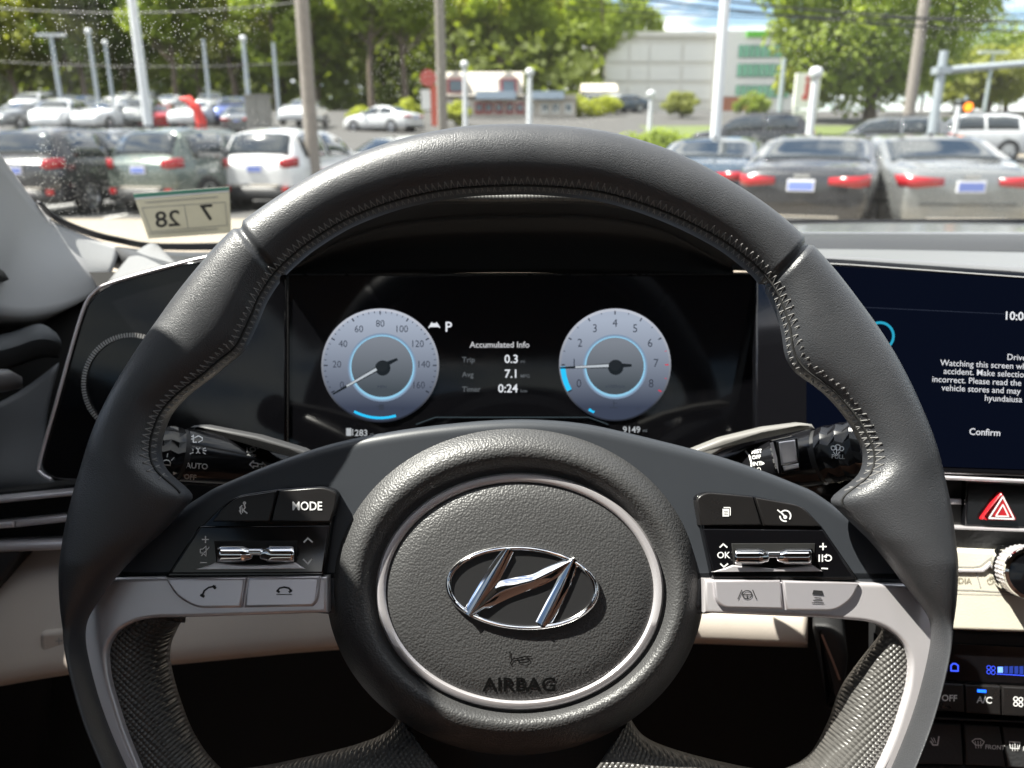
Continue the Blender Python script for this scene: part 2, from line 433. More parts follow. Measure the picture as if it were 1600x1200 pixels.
    b = MB(); b.box((-.17, -.10, S['pl']-.075), (.17, -.07, S['pl']+.075)); pl = b.build('licence_plate', M_platew, root)
    b = MB(); b.box((-.155, -.103, S['pl']-.06), (.155, -.099, S['pl']+.045)); b.build('plate_band', M_plate, pl)
    g = [[Vector((x, -.085 + .10*(abs(x)/.86)**3, z)) for x in np.linspace(-.84, .84, 11)] for z in (zb, zb+.09, zb + (.15 if kind == 'sedan' else .26))]
    solid(loft('rear_bumper', g, M_trimblk, root, smooth=60), .04, 0)
    b = MB(); b.box((-.5, -.096, zb+.17), (.5, -.07, zb+.19)) if kind == 'sedan' else b.box((-.5, -.10, zb+.28), (.5, -.07, zb+.31)); b.build('bumper_trim', M_chrome_car, root)
    for sgn in (1, -1):
        b = MB(); yk = S['sw'][1] - .12; b.box((sgn*W*.47, yk, .98), (sgn*(W*.47+.20), yk+.10, 1.11)); o = b.build('wing_mirror', PAINT[colour], root)
        o.material_slots[0].link = 'OBJECT'; o.material_slots[0].material = PAINT[colour]
        for y in (S['sw'][0]+.35, (S['sw'][0]+S['sw'][1])/2+.15):
            b = MB(); b.box((sgn*(W/2-.02), y, .82), (sgn*(W/2+.022), y+.2, .85)); b.build('door_handle', M_chrome_car, root)
    yf = float(S['top'][4][0]) + .1; zf = float(np.interp(yf, ty, tz))
    mobj('roof_antenna', [(-.03,yf,zf),(.03,yf,zf),(0,yf-.02,zf+.07),(-.03,yf+.2,zf),(.03,yf+.2,zf)], [(0,1,2),(1,4,2),(4,3,2),(3,0,2),(0,3,4,1)], M_trimblk, root)
    if kind == 'suv':
        for sgn in (1, -1):
            b = MB(); b.tube([(sgn*.56, .6, 1.66), (sgn*.58, .75, 1.70), (sgn*.58, 2.1, 1.69), (sgn*.56, 2.3, 1.64)], .018, 6); b.build('roof_rail', M_trimblk, root, smooth=60)
    return root
def copy_tree(o, parent=None):
    c = o.copy(); COL.objects.link(c); c.parent = parent; WM[c.name] = IDM
    for ch in list(o.children): copy_tree(ch, c)
    return c
def set_paint(root, colour):
    for ch in root.children:
        if ch.name.split('.')[0] in ('body', 'wing_mirror'): ch.material_slots[0].material = PAINT[colour]
proto = {k: make_car(k, 'x', 'car', 'white') for k in ('sedan', 'suv')}
used = {}
def put_car(kind, px, Y, yaw, colour, label, group=None, cat='car', dz=0):
    """px: middle of the car's near end; yaw 0 = its rear faces us, 180 = its front"""
    if kind not in used: o = proto[kind]; used[kind] = 1
    else: o = copy_tree(proto[kind])
    set_paint(o, colour)
    p = gpos(px, Y); sl = math.atan2(gz(Y + 4) - gz(Y), 4) if Y > 16 else 0
    a = R(yaw); 
    if abs(yaw) > 90: p = p + Vector((0, 4.4*abs(math.cos(a)), 0)); p.z = gz(p.y)
    o.matrix_basis = Matrix.Translation(p + Vector((0, 0, dz))) @ Matrix.Rotation(sl if abs(yaw) < 45 else (0 if abs(yaw) < 135 else 0), 4, 'X') @ Matrix.Rotation(a, 4, 'Z')
    o['label'] = label; o['category'] = cat
    if group: o['group'] = group
    elif 'group' in o: del o['group']
    return o
MARKS = ((-60, 'beyond the pillar trim'), (40, 'beside the pale pillar trim'), (105, 'at the wide lamp bar'), (165, 'at the slim lamp posts'), (237, 'at the tall white light pole'), (318, 'at the red advertising tube'), (400, 'at the grey utility cabinet'),
         (488, 'at the thick wooden pole'), (567, 'at the small yellow shrub'), (637, 'at the round yellow shrub'), (690, 'at the banner sign'), (755, 'over the restaurant gable'), (827, 'over the white capped post'), (890, 'over the bright hedge'), (940, 'over the white shed'), (1013, 'at the low white post'), (1090, 'behind the office building'))
def near(px): return min(MARKS, key=lambda q: abs(q[0]-px))[1]
G1 = 'cars parked in the first row'
put_car('suv', 20, 15.2, -4, 'dark', 'black car with red lamp bar, cut by the pale windshield pillar', G1)
put_car('suv', 118, 17.6, -22, 'grey', 'dark grey car parked between the black car and the grey-green one', G1)
put_car('suv', 216, 15.6, -17, 'green', 'grey-green sport utility car with blue plate parked beside a white one', G1)
put_car('suv', 398, 16.6, -11, 'white', 'white sport utility car with black rear window behind the wooden utility pole', G1)
put_car('sedan', 560, 19.5, -30, 'white', 'white sedan whose roof shows above the wheel rim beside the wooden pole', G1)
put_car('sedan', 1090, 13.0, -24, 'navy', 'dark blue sedan with its red lamp just above the wheel rim', G1)
put_car('sedan', 1258, 10.6, -27, 'dark', 'black sedan parked between the dark blue and the silver sedan', G1)
put_car('sedan', 1522, 10.2, -6, 'silver', 'silver sedan with bright red tail lamps above the dashboard edge', G1)
G2 = 'dark cars of the second row'
put_car('suv', 1262, 30, 78, 'dark', 'black sport utility car standing sideways below the white shop sign', G2)
put_car('suv', 1478, 28, 75, 'grey', 'dark grey sport utility car below the traffic signal mast', G2)
put_car('suv', 1590, 30, 85, 'white', 'white van-like car beyond the silver sedan at the road', G2)
put_car('sedan', 650, 46, 60, 'white', 'white car parked by the round yellow shrub before the restaurant')
far = [(10,42,'grey'),(58,41,'white'),(105,43,'dark'),(150,42,'white'),(193,44,'silver'),(243,45,'red'),(300,44,'white'),(345,46,'blue'),(375,43,'grey'),(470,47,'white'),
       (30,58,'white'),(78,60,'silver'),(125,59,'dark'),(60,72,'dark'),(110,73,'grey'),(190,70,'white'),(218,71,'silver'),(150,57,'grey'),(260,60,'white'),(318,61,'silver'),
       (890,72,'white'),(915,70,'grey'),(940,72,'dark'),(965,70,'silver'),(990,73,'white'),(1012,71,'navy')]
for i, (px, Y, c) in enumerate(far):
    if px < 600: put_car(('sedan', 'suv')[i % 3 == 1], px, Y, (176, -172, 8)[i % 3], c, f'{c} car in the {"lower" if Y < 50 else "middle" if Y < 65 else "upper"} row of the far lot {near(px)}', 'far cars in the uphill lot')
    else: put_car('sedan', px, Y, (80, 95, 100)[i % 3], c, f'{c} car sideways along the far hedge {near(px)}', 'cars along the far hedge')

# ---------------------------------------------------------------- poles, wires, signs
M_polew = mat('pole_white', (0.62, 0.64, 0.66), 0.4, vary=0.08, vscale=3)
M_polegrey = mat('pole_galvanised', (0.36, 0.40, 0.43), 0.45, metal=0.3, vary=0.15, vscale=4)
M_wood = mat('pole_wood', (0.24, 0.215, 0.19), 0.9, bump=('noise', 25, 0.6, 0.02), vary=0.3, vscale=6)
M_lamp = mat('lamp_head', (0.60, 0.62, 0.63), 0.4)
def pole(name, px, Y, h, r, m, label, cat='pole', head=None, group=None, lean=0.0):
    p = gpos(px, Y); o = thing(name, label, cat, p, group); T = Matrix.Translation(p)
    b = MB(); b.tube([(0, 0, -.1), (lean*.5, 0, h*.5), (lean, 0, h)], [r*1.12, r, r*.82], 14); b.build('shaft', m, o, T, smooth=50)
    b = MB(); b.lathe([(r*2.1, 0), (r*2.1, .05), (r*1.25, .09), (r*1.25, .25)], 14); b.build('base', m, o, T, smooth=30)
    if head == 'T':
        b = MB(); b.box((lean-.85, -.14, h-.05), (lean+.85, .14, h+.10)); b.build('lamp_head', M_lamp, o, T)
    elif head == 'knob':
        b = MB(); b.lathe([(.01, h+.32), (.16, h+.28), (.22, h+.12), (.16, h-.03), (r, h-.06)], 14); b.build('lamp_head', M_lamp, o, T, smooth=60)
    elif head == 'cross':
        b = MB(); b.box((lean-1.2, -.08, h-.9), (lean+1.2, .08, h-.75)); b.build('cross_arm', M_wood, o, T)
        for x in (-1, -.45, .45, 1):
            b = MB(); b.lathe([(.02, h-.5), (.05, h-.52), (.06, h-.7), (.03, h-.76)], 8, Matrix.Translation((lean+x, 0, 0))); b.build('insulator', M_lamp, o, T, smooth=50)
    return o
pole('light_pole', 237, 20.5, 9, .105, M_polew, 'tall white light pole rising behind the grey-green car', lean=.0)
pole('light_pole', 1116, 17.5, 9, .10, M_polew, 'tall white light pole rising in front of the office building', lean=.0)
pole('utility_pole', 488, 17.2, 10, .135, M_wood, 'thick weathered wooden utility pole beside the white parked car', 'pole', 'cross')
pole('utility_pole', 690, 34, 12, .13, M_wood, 'thin dark wooden utility pole before the restaurant gable', 'pole', 'cross')
pole('utility_pole', 696, 46, 8.2, .15, M_wood, 'short wooden pole just beside the restaurant wall')
pole('utility_pole', 1412, 30, 12, .19, M_wood, 'leaning wooden utility pole standing against the big roadside tree', 'pole', 'cross')
LG = 'short light poles of the uphill lot'
for px, Y, h, hd, lb in ((108,50,5.2,'T','short light pole with a wide lamp bar over the far lot'),(165,56,5.6,'knob','short lamp post of the far lot next to the wide lamp bar'),
                     (188,66,5.3,'knob','slim lamp post of the far lot beside the tall white pole'),(336,62,5.5,None,'bare grey post standing against the dark wood'),
                     (396,52,5.0,'knob','lamp post rising above the grey utility cabinet'),(441,60,5.2,None,'bare grey post between cabinet and wooden pole')):
    pole('lamp_post', px, Y, h, .13, M_polegrey, lb, 'lamp post', hd, LG)
pole('lamp_post', 728, 44, 3.4, .13, M_polew, 'white capped post before the restaurant door', 'lamp post', 'knob')
pole('lamp_post', 827, 40, 3.0, .13, M_polew, 'white capped post at the right end of the restaurant', 'lamp post', 'knob')
pole('lamp_post', 1013, 40, 2.0, .10, M_polew, 'low white post in the lawn by the round bush', 'lamp post', 'knob')
pole('lamp_post', 1212, 52, 4.0, .16, M_polegrey, 'grey lamp post between office building and shop sign', 'lamp post')
pole('lamp_post', 1262, 26, 2.9, .12, M_polew, 'slanted-looking white post right beside the shop sign', 'lamp post', 'knob')
pole('lamp_post', 1487, 28, 2.0, .10, M_polew, 'low pale post in front of the traffic mast', 'lamp post')
pole('lamp_post', 1527, 48, 4.2, .10, M_polegrey, 'thin street lamp below the traffic signal arm', 'lamp post', 'T')
M_wire = mat('wire', (0.03, 0.03, 0.03), 0.6)
WG = 'overhead wires'
for k, (a, b) in enumerate((((860,-22),(1660,52)), ((860,-34),(1660,38)), ((860,-4),(1660,30)), ((880,12),(1660,20)), ((-60,8),(480,2)), ((-60,92),(480,98)))):
    A, B = atY(a[0], a[1], 29.5), atY(b[0], b[1], 29.5)
    if k >= 4: A, B = atY(a[0], a[1], 24 if k == 4 else 40), atY(b[0], b[1], 24 if k == 4 else 40)
    pts = [A.lerp(B, t) - Vector((0, 0, .25*4*t*(1-t))) for t in np.linspace(0, 1, 14)]
    bb = MB(); bb.tube(pts, .035 if k < 2 else .02, 6)
    tag(bb.build('overhead_wire', M_wire, smooth=60), ('thick dark overhead cable, lower of the pair before the big tree', 'thick dark overhead cable, upper of the pair before the big tree', 'thin overhead wire running just below the thick cables', 'thin overhead wire, lowest one across the cloudy sky', 'thin overhead wire, higher one before the dark wood', 'thin overhead wire, lower one before the dark wood')[k], 'wire', WG)
# traffic signal mast
p = gpos(1452, 27); T = Matrix.Translation(p); t = thing('traffic_mast', 'grey traffic signal mast with long arm reaching over the road', 'traffic signal', p)
b = MB(); b.tube([(0,0,0), (0,0,3.7)], [.17,.13], 14); b.build('shaft', M_polegrey, t, T, smooth=50)
b = MB(); b.tube([(0,0,3.1), (2.4,-.3,3.28), (7,-1,3.45)], [.12,.10,.07], 12); b.build('arm', M_polegrey, t, T, smooth=50)
b = MB(); b.box((-.22,-.22,3.0), (.22,.22,3.22)); b.build('clamp', M_polegrey, t, T)
b = MB(); b.lathe([(.3,0),(.3,.05),(.2,.1)], 14); b.build('base', M_polegrey, t, T)
p = gpos(1497, 33); T = Matrix.Translation(p); t = thing('pedestrian_signal', 'small signal post showing an orange light beside the traffic mast', 'traffic signal', p)
b = MB(); b.tube([(0,0,0),(0,0,2.2)], .05, 10); b.build('shaft', M_polegrey, t, T, smooth=50)
b = MB(); b.box((-.42,-.1,1.6), (-.12,.15,2.0)); b.box((-.15,-.1,1.5), (.25,.15,2.05)); hs = b.build('housing', M_trimblk, t, T)
b = MB(); b.lathe([(.0,.0),(.17,.0),(.17,.05)], 20, Matrix.Translation((.05,-.12,1.78)) @ Matrix.Rotation(R(90),4,'X')); b.build('lens', emis('signal_orange', (1.0,.25,.02), 1.3), hs, T)
# shop sign
M_signw = mat('sign_white', (0.75, 0.74, 0.70), 0.5, vary=0.04, vscale=2); M_signr = mat('sign_red', (0.50, 0.10, 0.08), 0.5)
p = gpos(1250, 44); T = Matrix.Translation(p); t = thing('shop_sign', 'white roadside shop sign with a red figure and letter rows on two posts', 'sign', p)
b = MB(); b.box((-.62,-.12,1.35), (.66,.12,3.1)); pn = b.build('panel', M_signw, t, T)
for s in (-.42, .42):
    b = MB(); b.tube([(s,0,0),(s,0,1.4)], .12, 10); b.build('post', M_polegrey, t, T, smooth=50)
for k in range(2):
    b = MB(); b.box((-.6,-.15,0.72+.3*k), (.62,.10,0.95+.3*k)); b.build('letter_board', M_signw, t, T)
b = MB(); b.lathe([(.0,0),(.14,0),(.14,.03)], 14, Matrix.Translation((0,-.125,2.8)) @ Matrix.Rotation(R(90),4,'X')); b.box((-.12,-.155,2.0),(.12,-.125,2.62)); b.box((-.22,-.155,1.75),(.1,-.125,2.0)); b.build('emblem', M_signr, pn, T)
# red banner figure and restaurant
p = gpos(683, 43); T = Matrix.Translation(p); t = thing('roadside_sign', 'tall orange-red and white roadside banner sign before the restaurant', 'sign', p)
b = MB(); b.tube([(.1,0,0),(.1,0,3.2)], .07, 8); b.build('post', M_polegrey, t, T)
b = MB(); b.box((-.25,-.06,.5),(.35,.06,2.5)); b.build('banner', mat('banner_red', (.55,.11,.07), .6, vary=.2), t, T)
b = MB(); b.box((-.75,-.05,1.3),(-.27,.05,2.3)); b.build('board', M_signw, t, T)
b = MB(); b.lathe([(.02,0),(.42,.0),(.42,.1),(.02,.1)], 18, Matrix.Translation((-.35,-.1,2.85)) @ Matrix.Rotation(R(90),4,'X')); b.build('disc', M_signr, t, T)
p = gpos(410, 40); T = Matrix.Translation(p); t = thing('utility_cabinet', 'tall grey utility cabinet standing below the lamp post', 'cabinet', p)
M_cab = mat('cabinet_grey', (.24,.23,.21), .7, vary=.15)
b = MB(); b.box((-.55,-.3,0),(.55,.3,2.0)); b.build('box', M_cab, t, T)
b = MB(); b.box((-.62,-.36,2.0),(.62,.36,2.1)); b.build('lid', M_cab, t, T)
for s in (-1, 1):
    b = MB(); b.box((.02 if s > 0 else -.5,-.325,.15),(.5 if s > 0 else -.02,-.30,1.85)); b.build('door', M_cab, t, T)
p = gpos(318, 41); T = Matrix.Translation(p); t = thing('inflatable_tube', 'bright red advertising tube leaning among the far cars', 'advertising tube', p)
b = MB(); b.tube([(0,0,0),(.05,0,.8),(-.1,0,1.4),(-.5,0,1.85),(-.9,0,1.9)], [.3,.26,.24,.22,.05], 12); b.build('tube', mat('tube_red', (.65,.04,.03), .5), t, T, smooth=60)
b = MB(); b.box((-.3,-.3,0),(.3,.3,.3)); b.build('blower', M_trimblk, t, T)

M_stone = mat('panel_stone', (0.66, 0.64, 0.58), 0.8, vary=0.08, vscale=1); M_panel = mat('panel_white', (0.74, 0.73, 0.68), 0.7, vary=0.05, vscale=.6)
M_glassg = mat('green_glass', (0.16, 0.46, 0.26), 0.08, spec=0.8, vary=0.6, vscale=.7); M_mull = mat('mullion', (0.12, 0.15, 0.16), 0.5)
M_green = mat('sign_green', (0.13, 0.50, 0.04), 0.5); M_greydark = mat('sign_grey', (0.12, 0.12, 0.11), 0.6)
# office building
Yb = 105.0; A = gpos(945, Yb); zb0 = gz(Yb) - .5; sc = Yb / F
def bx(px): return atY(px, 120, Yb).x
def bzz(py): return atY(900, py, Yb).z
t = thing('office_building', 'large white panelled office building with green windows and green roof sign', 'building', (bx(1090), Yb, zb0)); 
x0, x1, x2 = bx(945), bx(1126), bx(1240); zt = bzz(58)
b = MB(); b.box((x0, Yb, zb0), (x1, Yb+18, zt)); b.build('wall', M_stone, t)
rowz = [(bzz(98), bzz(68)), (bzz(128), bzz(102)), (bzz(158), bzz(132))]
cols = [(948,980),(983,1012),(1014,1062),(1066,1112)]
for z0, z1 in rowz:
    for a, c in cols:
        b = MB(); b.box((bx(a), Yb-.15, z0+.15), (bx(c), Yb-.02, z1-.15)); b.build('panel', M_panel, t)
b = MB(); b.box((x0-.4, Yb-.4, zt), (x1, Yb+18, zt+.6)); b.build('cornice', M_stone, t)
b = MB(); b.box((x1, Yb-1.2, zb0), (x2, Yb+18, bzz(50))); w2 = b.build('wing', M_panel, t)
for (pa, pb) in ((92, 72), (122, 101), (154, 134)):
    for k in range(10):
        xa = bx(1146 + k*8.4); b = MB(); b.box((xa+.05, Yb-1.32, bzz(pa)), (xa+.62, Yb-1.22, bzz(pb))); g = b.build('window', M_mull, t)
        b = MB(); b.box((xa+.10, Yb-1.36, bzz(pa)+.08), (xa+.57, Yb-1.325, bzz(pb)-.08)); b.build('pane', M_glassg, g)
b = MB(); b.box((bx(1157), Yb-1.6, bzz(60)), (bx(1192), Yb-1.22, bzz(51))); b.build('roof_sign', M_green, t)
b = MB(); b.box((bx(1194), Yb-1.6, bzz(58)), (bx(1216), Yb-1.22, bzz(52))); b.build('roof_sign', M_greydark, t)
# restaurant
Yr = 62.0; M_rwall = mat('clapboard', (.55,.50,.44), .8, vary=.1, vscale=2); M_shing = mat('shingle', (.38,.35,.31), .9, bump=('noise',12,.5,.03), vary=.2, vscale=3)
M_rred = mat('restaurant_red', (.30,.03,.03), .5); M_rglass = mat('restaurant_glass', (.10,.13,.16), .1, spec=.8); M_awn = mat('awning_blue', (.38,.46,.55), .6)
def rx(px): return atY(px, 150, Yr).x
def rz(py): return atY(800, py, Yr).z
t = thing('restaurant', 'low restaurant with grey shingle roof, two red dormers and white awnings', 'building', (rx(790), Yr, gz(Yr)))
b = MB(); b.box((rx(694), Yr, gz(Yr)-.6), (rx(900), Yr+10, rz(155))); b.build('wall', M_rwall, t)
xa, xb = rx(690), rx(818); ze, zr = rz(150), rz(106)
mobj('roof', [(xa,Yr-.5,ze),(xb,Yr-.5,ze),(xb,Yr+10,ze),(xa,Yr+10,ze),(xa,Yr+3,zr),(xb,Yr+3,zr),(xa,Yr+7,zr),(xb,Yr+7,zr)], [(0,1,5,4),(4,5,7,6),(6,7,2,3),(0,4,6,3),(1,2,7,5),(0,3,2,1)], M_shing, t)
b = MB(); b.box((rx(818)+.01,Yr-.3,rz(157)),(rx(900),Yr+10,rz(148))); b.build('flat_roof', M_shing, t)
for px in (713, 795):
    x = rx(px); z0 = rz(148); z1 = rz(126); hw = .85
    d = mobj('dormer', [(x-hw,Yr-.3,z0),(x+hw,Yr-.3,z0),(x+hw,Yr-.3,z1),(x,Yr-.3,z1+.65),(x-hw,Yr-.3,z1),(x-hw,Yr+3,z0),(x+hw,Yr+3,z0),(x+hw,Yr+3,z1),(x,Yr+3,z1+.65),(x-hw,Yr+3,z1)],
         [(0,1,2,3,4),(5,9,8,7,6),(1,6,7,2),(0,4,9,5),(2,7,8,3),(4,3,8,9)], M_rwall, t)
    b = MB(); b.box((x-.62,Yr-.36,z0+.1),(x+.62,Yr-.305,z1+.1)); b.build('window_frame', M_rred, d)
    b = MB(); b.box((x-.45,Yr-.40,z0+.2),(x+.45,Yr-.365,z1)); b.build('pane', M_rglass, d)
for a, c in ((744, 806), (832, 880)):
    b = MB(); b.box((rx(a),Yr-1.1,rz(156)),(rx(c),Yr-.02,rz(144))); b.build('awning', M_awn, t)
for k, px in enumerate((705, 722, 742, 757, 773, 790, 806, 822, 845, 862, 882)):
    b = MB(); b.box((rx(px),Yr-.12,gz(Yr)+.3),(rx(px)+.62,Yr-.01,rz(160))); d = b.build('window' if k != 5 else 'door', M_rred if 2 <= k <= 6 else M_signw, t)
    b = MB(); b.box((rx(px)+.09,Yr-.15,gz(Yr)+.5),(rx(px)+.53,Yr-.125,rz(163))); b.build('pane', M_rglass, d)
# low white shed and distant brick shop
p = gpos(935, 88)
t = thing('white_shed', 'low white shed with pale gable between wood and office building', 'shed', p); T = Matrix.Translation(p)
b = MB(); b.box((-1.7,0,0),(1.7,4,2.0)); b.build('wall', M_panel, t, T)
mobj('roof', [(-1.9,-.2,2.0),(1.9,-.2,2.0),(1.9,4.2,2.0),(-1.9,4.2,2.0),(-1.9,2,2.9),(1.9,2,2.9)], [(0,1,5,4),(4,5,2,3),(0,4,3),(1,2,5)], mat('ochre', (.55,.50,.42), .8), t, T)
p = gpos(1160, 80); t = thing('planter_wall', 'low orange brick planter wall at the foot of the office building', 'wall', p); T = Matrix.Translation(p)
b = MB(); b.box((-3.0,0,0),(1.6,.5,1.3)); b.build('wall', mat('brick_orange', (.42,.17,.10), .8, vary=.2), t, T)
b = MB(); b.box((-3.1,-.05,1.3),(1.7,.55,1.42)); b.build('coping', M_stone, t, T)

# ---------------------------------------------------------------- trees
def leafmat(name, c, trans=0.5, vary=.45):
    m = mat(name, c, .6, spec=.3, vary=vary, vscale=.45); n = m.node_tree.nodes; L = m.node_tree.links
    b = n['Principled BSDF']; o = n['Material Output']; tr = n.new('ShaderNodeBsdfTranslucent'); ms = n.new('ShaderNodeMixShader')
    tr.inputs[0].default_value = (c[0]*1.5, c[1]*1.5, c[2]*.7, 1); ms.inputs[0].default_value = trans
    L.new(b.outputs[0], ms.inputs[1]); L.new(tr.outputs[0], ms.inputs[2]); L.new(ms.outputs[0], o.inputs[0]); return m
LEAF = [leafmat('leaf_mid', (.23,.29,.05)), leafmat('leaf_dark', (.16,.22,.05)), leafmat('leaf_lime', (.34,.37,.05)), leafmat('leaf_olive', (.25,.27,.07))]
M_bark = mat('bark', (.13,.10,.075), .9, bump=('noise',18,.7,.03), vary=.3, vscale=5)
def crown_mesh(name, H, Rw, z0, nclump, nleaf, ls, seed, flat=1.0):
    g = np.random.default_rng(seed); V = []; 
    for c in range(nclump):
        while True:
            u = g.uniform(-1, 1, 3)
            if (u**2).sum() < 1 and (u**2).sum() > .12: break
        cz = z0 + (H - z0) * (u[2]*.5 + .5); taper = 1 - .45 * max(0, u[2])
        cc = np.array([u[0]*Rw*taper, u[1]*Rw*taper, cz]); cr = Rw * g.uniform(.24, .42)
        d = g.normal(size=(nleaf, 3)); d /= np.linalg.norm(d, axis=1)[:, None]
        P = cc + d * cr * (g.uniform(.55, 1.05, (nleaf, 1))) * np.array([1, 1, .75*flat])
        a = g.normal(size=(nleaf, 3)); a /= np.linalg.norm(a, axis=1)[:, None]
        nn = d * .8 + np.array([-.15, -.1, .45]) + g.normal(size=(nleaf, 3)) * .5; nn /= np.linalg.norm(nn, axis=1)[:, None]
        t1 = np.cross(nn, a); t1 /= np.linalg.norm(t1, axis=1)[:, None]; t2 = np.cross(nn, t1)
        s = ls * g.uniform(.6, 1.3, (nleaf, 1))
        q = np.stack([P + t1*s, P + t2*s*.7, P - t1*s, P - t2*s*.7], 1)
        V.append(q.reshape(-1, 3))
    V = np.concatenate(V); n = len(V) // 4
    me = bpy.data.meshes.new(name); me.vertices.add(len(V)); me.vertices.foreach_set('co', V.ravel().astype(np.float32))
    me.loops.add(n*4); me.polygons.add(n); me.loops.foreach_set('vertex_index', np.arange(n*4, dtype=np.int32))
    me.polygons.foreach_set('loop_start', np.arange(0, n*4, 4, dtype=np.int32)); me.update(); me.validate(); return me
def trunk_mb(H, Rw, z0, r, seed):
    g = random.Random(seed); b = MB()
    b.tube([(0,0,-.4),(g.uniform(-.2,.2),0,z0*.6),(g.uniform(-.3,.3),g.uniform(-.3,.3),z0),(0,0,H*.8)], [r*1.3,r,r*.8,r*.15], 9)
    for k in range(7):
        a = g.uniform(0, 6.28); h = z0 * g.uniform(.75, 1.3); l = Rw * g.uniform(.55, .9)
        b.tube([(0,0,h),(l*.5*math.cos(a),l*.5*math.sin(a),h+l*.45),(l*math.cos(a),l*math.sin(a),h+l*.8)], [r*.45,r*.28,r*.08], 6)
    return b
TREE = []
for k in range(5):
    H, Rw, z0 = ((19,5.2,5),(17,6.0,4),(21,5.0,6),(15,5.5,3.5),(18,4.6,4))[k]
    cm = crown_mesh('crown', H, Rw, z0, 34, 130, .34, 10+k); cm.materials.append(LEAF[k % 4])
    b = trunk_mb(H, Rw, z0, .3, k); tm = bpy.data.meshes.new('trunk'); tm.from_pydata([tuple(q) for q in b.v], [], b.f); tm.materials.append(M_bark)
    TREE.append((cm, tm))
def put_tree(name, px, Y, sc, k, leaf, label, group=None, dz=0, yaw=0):
    p = gpos(px, Y); p.z += dz
    o = thing(name, label, 'tree', p, group); S = Matrix.Translation(p) @ Matrix.Rotation(yaw, 4, 'Z') @ Matrix.Scale(sc, 4)
    for nm, me, mt in (('crown', TREE[k][0], LEAF[leaf]), ('trunk', TREE[k][1], M_bark)):
        c = bpy.data.objects.new(nm, me); COL.objects.link(c); place(c, o, S)
        c.material_slots[0].link = 'OBJECT'; c.material_slots[0].material = mt
    return o
WDG = 'trees of the wood behind the far lot'; NM = ['green', 'dark green', 'yellow-green', 'olive green']
g = random.Random(11); n = 0
for row, (Y, step) in enumerate(((92, 62), (108, 70), (126, 74), (146, 80))):
    px = -130 + 20*row
    while px < 1060:
        lim = 1.06 if px < 800 else max(.62, 1.06 - (px-800)/560)
        leaf = g.choice([0, 1, 2, 0, 3]) if px < 480 else g.choice([2, 0, 2, 3, 0])
        if px < 300: leaf = g.choice([1, 0, 1, 3])
        if not (row < 1 and px > 660) and not (row < 2 and px > 930):
            px_ = px + g.uniform(-15, 15); put_tree('deciduous_tree', px_, Y + g.uniform(-4, 4), g.uniform(.85, 1.12)*lim*(1 + .08*row), g.randrange(5), leaf, f'{NM[leaf]} tree in the {("front", "second", "third", "rear")[row]} row of the wood {near(px_)}', WDG, yaw=g.uniform(0, 6))
        px += step * g.uniform(.75, 1.2)
for px, Y, sc in ((1240,118,.62),(1300,128,.6),(1365,116,.58),(1430,124,.6),(1490,130,.55),(1550,120,.5),(1620,126,.55),(1690,118,.6)):
    leaf = g.choice([0, 1, 3]); put_tree('deciduous_tree', px, Y, sc, g.randrange(5), leaf, f'{NM[leaf]} far tree at the road end, {dict(((1240,"behind the shop sign"),(1300,"left behind the big tree"),(1365,"behind the big tree trunk"),(1430,"behind the leaning pole"),(1490,"behind the orange signal"),(1550,"under the signal arm"),(1620,"past the white van"),(1690,"beyond the signal arm end")))[px]}', 'far trees along the road', yaw=px)
# understory that closes the wood
g2 = np.random.default_rng(8); N = 15000
px = g2.uniform(-150, 930, N); Yv = g2.uniform(94, 150, N); P = np.array([[(a-800)/F*Y*1.0, Y, gz(Y)] for a, Y in zip(px, Yv)])
P[:, 2] += g2.uniform(0, 1, N)**1.3 * 11 * np.clip(1.25 - (px-400)/800, .35, 1)
nn = g2.normal(size=(N,3)); nn[:,1] -= 1.0; nn[:,2] += .6; nn /= np.linalg.norm(nn,axis=1)[:,None]
aa = g2.normal(size=(N,3)); t1 = np.cross(nn, aa); t1 /= np.linalg.norm(t1,axis=1)[:,None]; t2 = np.cross(nn, t1); s = g2.uniform(.35,.8,(N,1))
q = np.stack([P+t1*s, P+t2*s*.8, P-t1*s, P-t2*s*.8], 1).reshape(-1, 3)
o = mobj('understory', q.tolist(), [(4*i,4*i+1,4*i+2,4*i+3) for i in range(N)], leafmat('leaf_under', (.14,.175,.036)), recalc=False)
tag(o, 'dark leafy undergrowth filling the wood between the trunks', 'undergrowth', kind='stuff')
# single trees and shrubs
def big_tree(px, Y, H, Rw, z0, leaf, label, seed, ncl=60, nl=150, ls=.2, trunk=.3):
    p = gpos(px, Y); o = thing('roadside_tree', label, 'tree', p); S = Matrix.Translation(p)
    cm = crown_mesh('crown', H, Rw, z0, ncl, nl, ls, seed); cm.materials.append(LEAF[leaf])
    c = bpy.data.objects.new('crown', cm); COL.objects.link(c); place(c, o, S)
    trunk_mb(H, Rw, z0, trunk, seed).build('trunk', M_bark, o, S, smooth=60); return o
big_tree(1352, 56, 15.5, 6.6, 1.8, 0, 'big bushy roadside tree behind the leaning utility pole', 41, 110, 200, .23, .42)
big_tree(1262, 58, 6.0, 2.6, 1.4, 2, 'lower lime-green tree rising behind the white shop sign', 42, 36, 150, .17)
for px, Y, H, Rw, lf, lb in ((1505, 95, 10, 5, 1, 'distant dark tree behind the traffic signal arm'), (1560, 100, 9, 5, 0, 'distant mid-green tree beyond the signal arm'), (1610, 92, 8, 5, 3, 'distant olive tree right of the signal arm'),
                             (1450, 88, 7, 4, 1, 'distant dark tree low behind the leaning utility pole'), (1530, 70, 5, 4.5, 3, 'low olive tree under the signal arm')):
    big_tree(px, Y, H, Rw, 1.2, lf, lb, 50 + px, 30, 120, .26)
